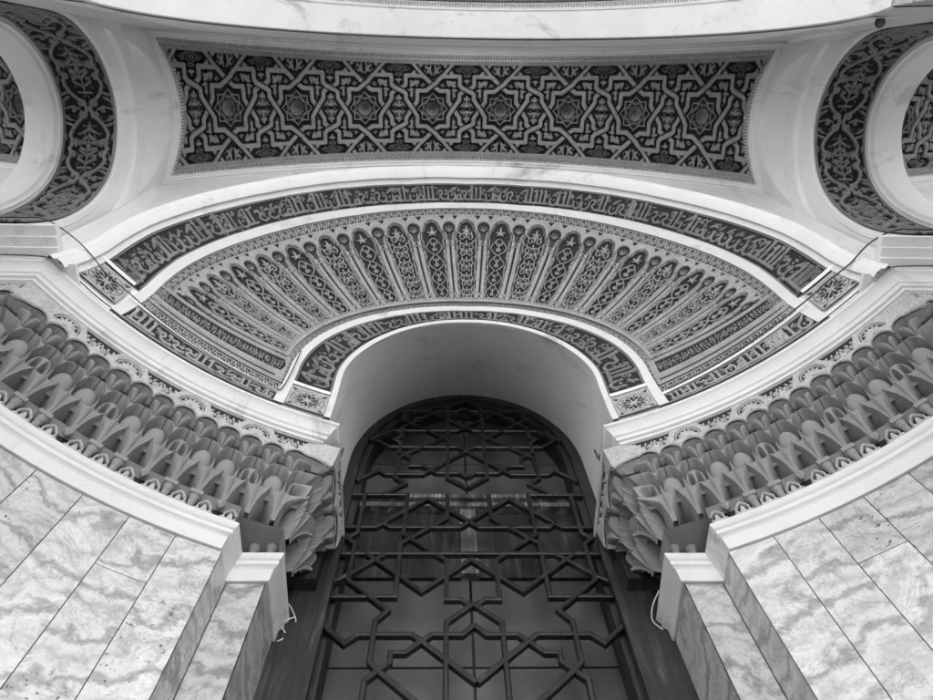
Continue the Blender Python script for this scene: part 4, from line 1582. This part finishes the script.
# =================================================================== STREET ARCHES
def street_arch(xc, label):
    r = thing('street_arch', label, 'arch', (xc, -.1, GZ), 'arches open to the street')
    FR, FZc = .525, 1.125
    th = np.linspace(RAD(-20), RAD(200), 100)
    def ring(rr_, y):
        return np.stack([xc + rr_ * np.cos(th), np.full(th.shape, y), FZc + rr_ * np.sin(th)], -1)
    half = X_MID
    # inner wall face from the intrados up to the ceiling and out to the pier centre lines
    def wall_face(y, nm):
        rows = [ring(FR, y)]
        o = ring(FR, y)
        x = np.clip(xc + (o[:, 0] - xc) * 6, xc - half, xc + half)
        z = np.clip(FZc + (o[:, 2] - FZc) * 3.2, .83, 1.95)
        rows.append(np.stack([x, o[:, 1], z], -1))
        V = np.stack(rows, 0)
        part(nm, V.reshape(-1, 3), grid_faces(2, 100), M['dirty'], r, sharp=30)
    wall_face(-.102, 'inner_face')
    wall_face(-.50, 'outer_face')
    # soffit: white margin, dotted border, carved panel, border, margin
    prof = [(-.102, FR), (-.104, FR - .003), (-.1525, FR - .003), (-.1530, FR), (-.156, FR), (-.156, FR - .003), (-.158, FR - .003)]
    V = np.stack([ring(b, a) for a, b in prof], 0)
    part('soffit_margin', V.reshape(-1, 3), grid_faces(len(prof), 100), M['white'], r, sharp=30)
    L_ = FR * (th[-1] - th[0])
    for ya, yb_ in ((-.158, -.170), (-.436, -.448)):
        cb = Canvas(0, L_ / .012, 0, 1, 1000, 9, base=.9)
        for x0 in np.arange(.2, L_ / .012, .5):
            cb.stroke([(x0, .25), (x0 + .22, .5)], .14, .0, 'min')
            cb.stroke([(x0 + .25, .5), (x0 + .03, .78)], .14, .0, 'min')
        a = th[0] + (th[-1] - th[0]) * cb.X / cb.x[-1]
        P = np.stack([xc + FR * np.cos(a), ya + (yb_ - ya) * cb.Y, FZc + FR * np.sin(a)], -1)
        Nn = np.stack([-np.cos(a), np.zeros(a.shape), -np.sin(a)], -1)
        hf_part('dotted_border', P, Nn, cb.D, .003, M['border'], r)
    c = STREET
    a = th[0] + (th[-1] - th[0]) * c.Y / c.y[-1]
    yy = -.171 + (-.435 + .171) * (c.X + .5)
    P = np.stack([xc + FR * np.cos(a), yy, FZc + FR * np.sin(a)], -1)
    Nn = np.stack([-np.cos(a), np.zeros(a.shape), -np.sin(a)], -1)
    hf_part('soffit_panel', P, Nn, c.D, .006, M['scroll'], r)
    V = np.stack([ring(FR - .003, -.449), ring(FR - .003, -.50)], 0)
    part('outer_margin', V.reshape(-1, 3), grid_faces(2, 100), M['white'], r)
    return r
STREET = scroll_canvas(6, 61, 420)
fa = street_arch(0, 'white arch with dotted soffit border on the street side of the door bay')
def pier(xc, lab):
    r = thing('street_pier', lab, 'pier', (xc, -.3, GZ), 'piers on the street side')
    hw = X_MID - .49
    b = VF(); b.box(xc - hw, xc + hw, -.4985, -.1035, GZ, .948)
    part('shaft', b.v, b.f, M['marble'], r, smooth=False)
    b = VF(); b.box(xc - hw - .01, xc + hw + .01, -.507, -.094, .80, .825)
    part('cap', b.v, b.f, M['white'], r, smooth=False)
    return r
pier(-X_MID, 'marble pier carrying the street arches left of the door bay')
pier(X_MID, 'marble pier carrying the street arches right of the door bay')

# =================================================================== NEIGHBOURING BAYS (seen through the side arches)
for sx, side in SIDES:
    v2 = copy_tree(vault)
    v2.location.x += sx * 2 * X_MID * S
    v2['label'] = 'star-patterned vault glimpsed through the %s horseshoe arch' % side
    v2['group'] = 'star vaults of the side bays'
    d2 = copy_tree(dome)
    d2.location.x += sx * 2 * X_MID * S
    d2['label'] = 'dark edge of the neighbouring semidome seen through the %s horseshoe arch' % side
    d2['group'] = 'semidomes of the side bays'
    f2 = copy_tree(fa)
    f2.location.x += sx * 2 * X_MID * S
    f2['label'] = 'street-side arch of the bay beyond the %s horseshoe arch' % side

# unseen shell added round the porch so that no daylight leaks in from behind
mass = thing('daylight_block_shell', 'added unseen shell that keeps daylight out behind the carved arches and door', 'building', (0, .8, GZ))
for nm, a in (('back_wall', (-2.5, 2.5, .80, .95, GZ, 2.2)), ('roof', (-2.5, 2.5, -.498, .95, 1.96, 2.2)),
              ('end_wall', (-2.5, -2.35, -.498, .80, GZ, 1.96)), ('end_wall', (2.35, 2.5, -.498, .80, GZ, 1.96))):
    b = VF(); b.box(*a)
    part(nm, b.v, b.f, M['backing'], mass, smooth=False)

# =================================================================== SMALL THINGS
def cyl_pt(x, z, lift):
    p, _ = on_dome(np.array(x), np.array(z), np.array(lift))
    return tuple(p)
# cables along the top of the impost mouldings
for sx, side in SIDES:
    pts = []
    rnd = random.Random(5 + sx)
    for xx, y in ((.80, .226), (.70, .2255), (.62, .226)):
        pts.append((sx * xx, y, 1.0035 + rnd.uniform(0, .002)))
    for a in np.linspace(49.5, 17, 13):
        R = .7665 + rnd.uniform(-.0008, .0012)
        pts.append((sx * R * math.sin(RAD(a)), CY + R * math.cos(RAD(a)), 1.0035 + rnd.uniform(0, .003)))
    o = tube('electric_cable', pts, .0036, M['cable'])
    tag(o, 'thin black cable lying along the top of the %s white moulding' % side, 'cable', 'cables on the mouldings')
# drooping cables from the capitals down to the fan
pts = [(-.80, .183, 1.058), (-.66, .183, 1.058), (-.618, .185, 1.058), (-.585, .21, 1.062), (-.56, .236, 1.058), (-.54, .262, 1.052), (-.515, .287, 1.052), (-.46, .337, 1.046), (-.38, .392, 1.034), (-.305, .430, 1.026), (-.292, .436, 1.04), (-.287, .428, 1.10), (-.285, .419, 1.16)]
tag(tube('electric_cable', pts, .0036, M['cable']), 'thin grey cable drooping from the left pier capital to the fan carving', 'cable')
pts = [(.80, .183, 1.058), (.66, .183, 1.058), (.622, .185, 1.058), (.590, .205, 1.060), (.560, .235, 1.050), (.530, .265, 1.052), (.515, .285, 1.054), (.46, .333, 1.05), (.38, .388, 1.036), (.305, .428, 1.028)]
tag(tube('electric_cable', pts, .0048, M['cable']), 'thick dark cable hanging from the right pier capital across the rosette square', 'cable')
# twine at the ends of the marble cornices
for sx, side in SIDES:
    b = (sx * .2445, .655, .785)
    k = S
    pts = [(b[0], .64, .792), (b[0] - sx * .006, .650, .788), (b[0] - sx * .010, .662, .780), (b[0] + sx * .001, .665, .765), (b[0] + sx * .010, .664, .752), (b[0] + sx * .004, .660, .746), (b[0] - sx * .002, .662, .758), (b[0] + sx * .006, .656, .772), (b[0] - sx * .007, .657, .786)]
    if sx > 0:
        pts = [(b[0], .62, .792), (b[0] - .008, .640, .786), (b[0] - .009, .655, .776), (b[0] + .002, .661, .766), (b[0] + .005, .664, .756), (b[0] + .012, .664, .742), (b[0] + .014, .664, .730)]
    tag(tube('twine', pts, .0035, M['twine']), ('knotted loop of pale twine at the end of the left marble cornice' if sx < 0 else 'loose strand of pale twine at the end of the right marble cornice'), 'twine')
# iron hooks on the plaster reveal
for sx, side in SIDES:
    x0, y0, z0 = sx * .2165, .565, 1.055
    r = thing('iron_hook', 'small rusty iron hook on the %s side of the plain reveal' % side, 'hook', (x0, y0, z0), 'iron hooks on the reveal')
    tube('shank', [(x0 + sx * .01, y0, z0), (x0 - sx * .004, y0, z0), (x0 - sx * .006, y0, z0 + .012), (x0 - sx * .006, y0, z0 + .03)], .008, M['iron'], r)
    b = VF(); b.box(x0 - .0035, x0 + .0035, y0 - .005, y0 + .005, z0 - .006, z0 + .008)
    part('plate', b.v, b.f, M['iron'], r, smooth=False)
# round lamp fitting at the top of the right side arch
r = thing('lamp_fitting', 'small round rusty lamp fitting above the right horseshoe arch', 'lamp fitting', (.548, -.107, 1.085))
v, f = lathe_vf([(.001, -.006), (.0035, -.005), (.005, -.002), (.005, .001), (.007, .002), (.007, .004)], (.545, -.096, 1.062), 18)
part('housing', v, f, M['iron'], r, sharp=30)
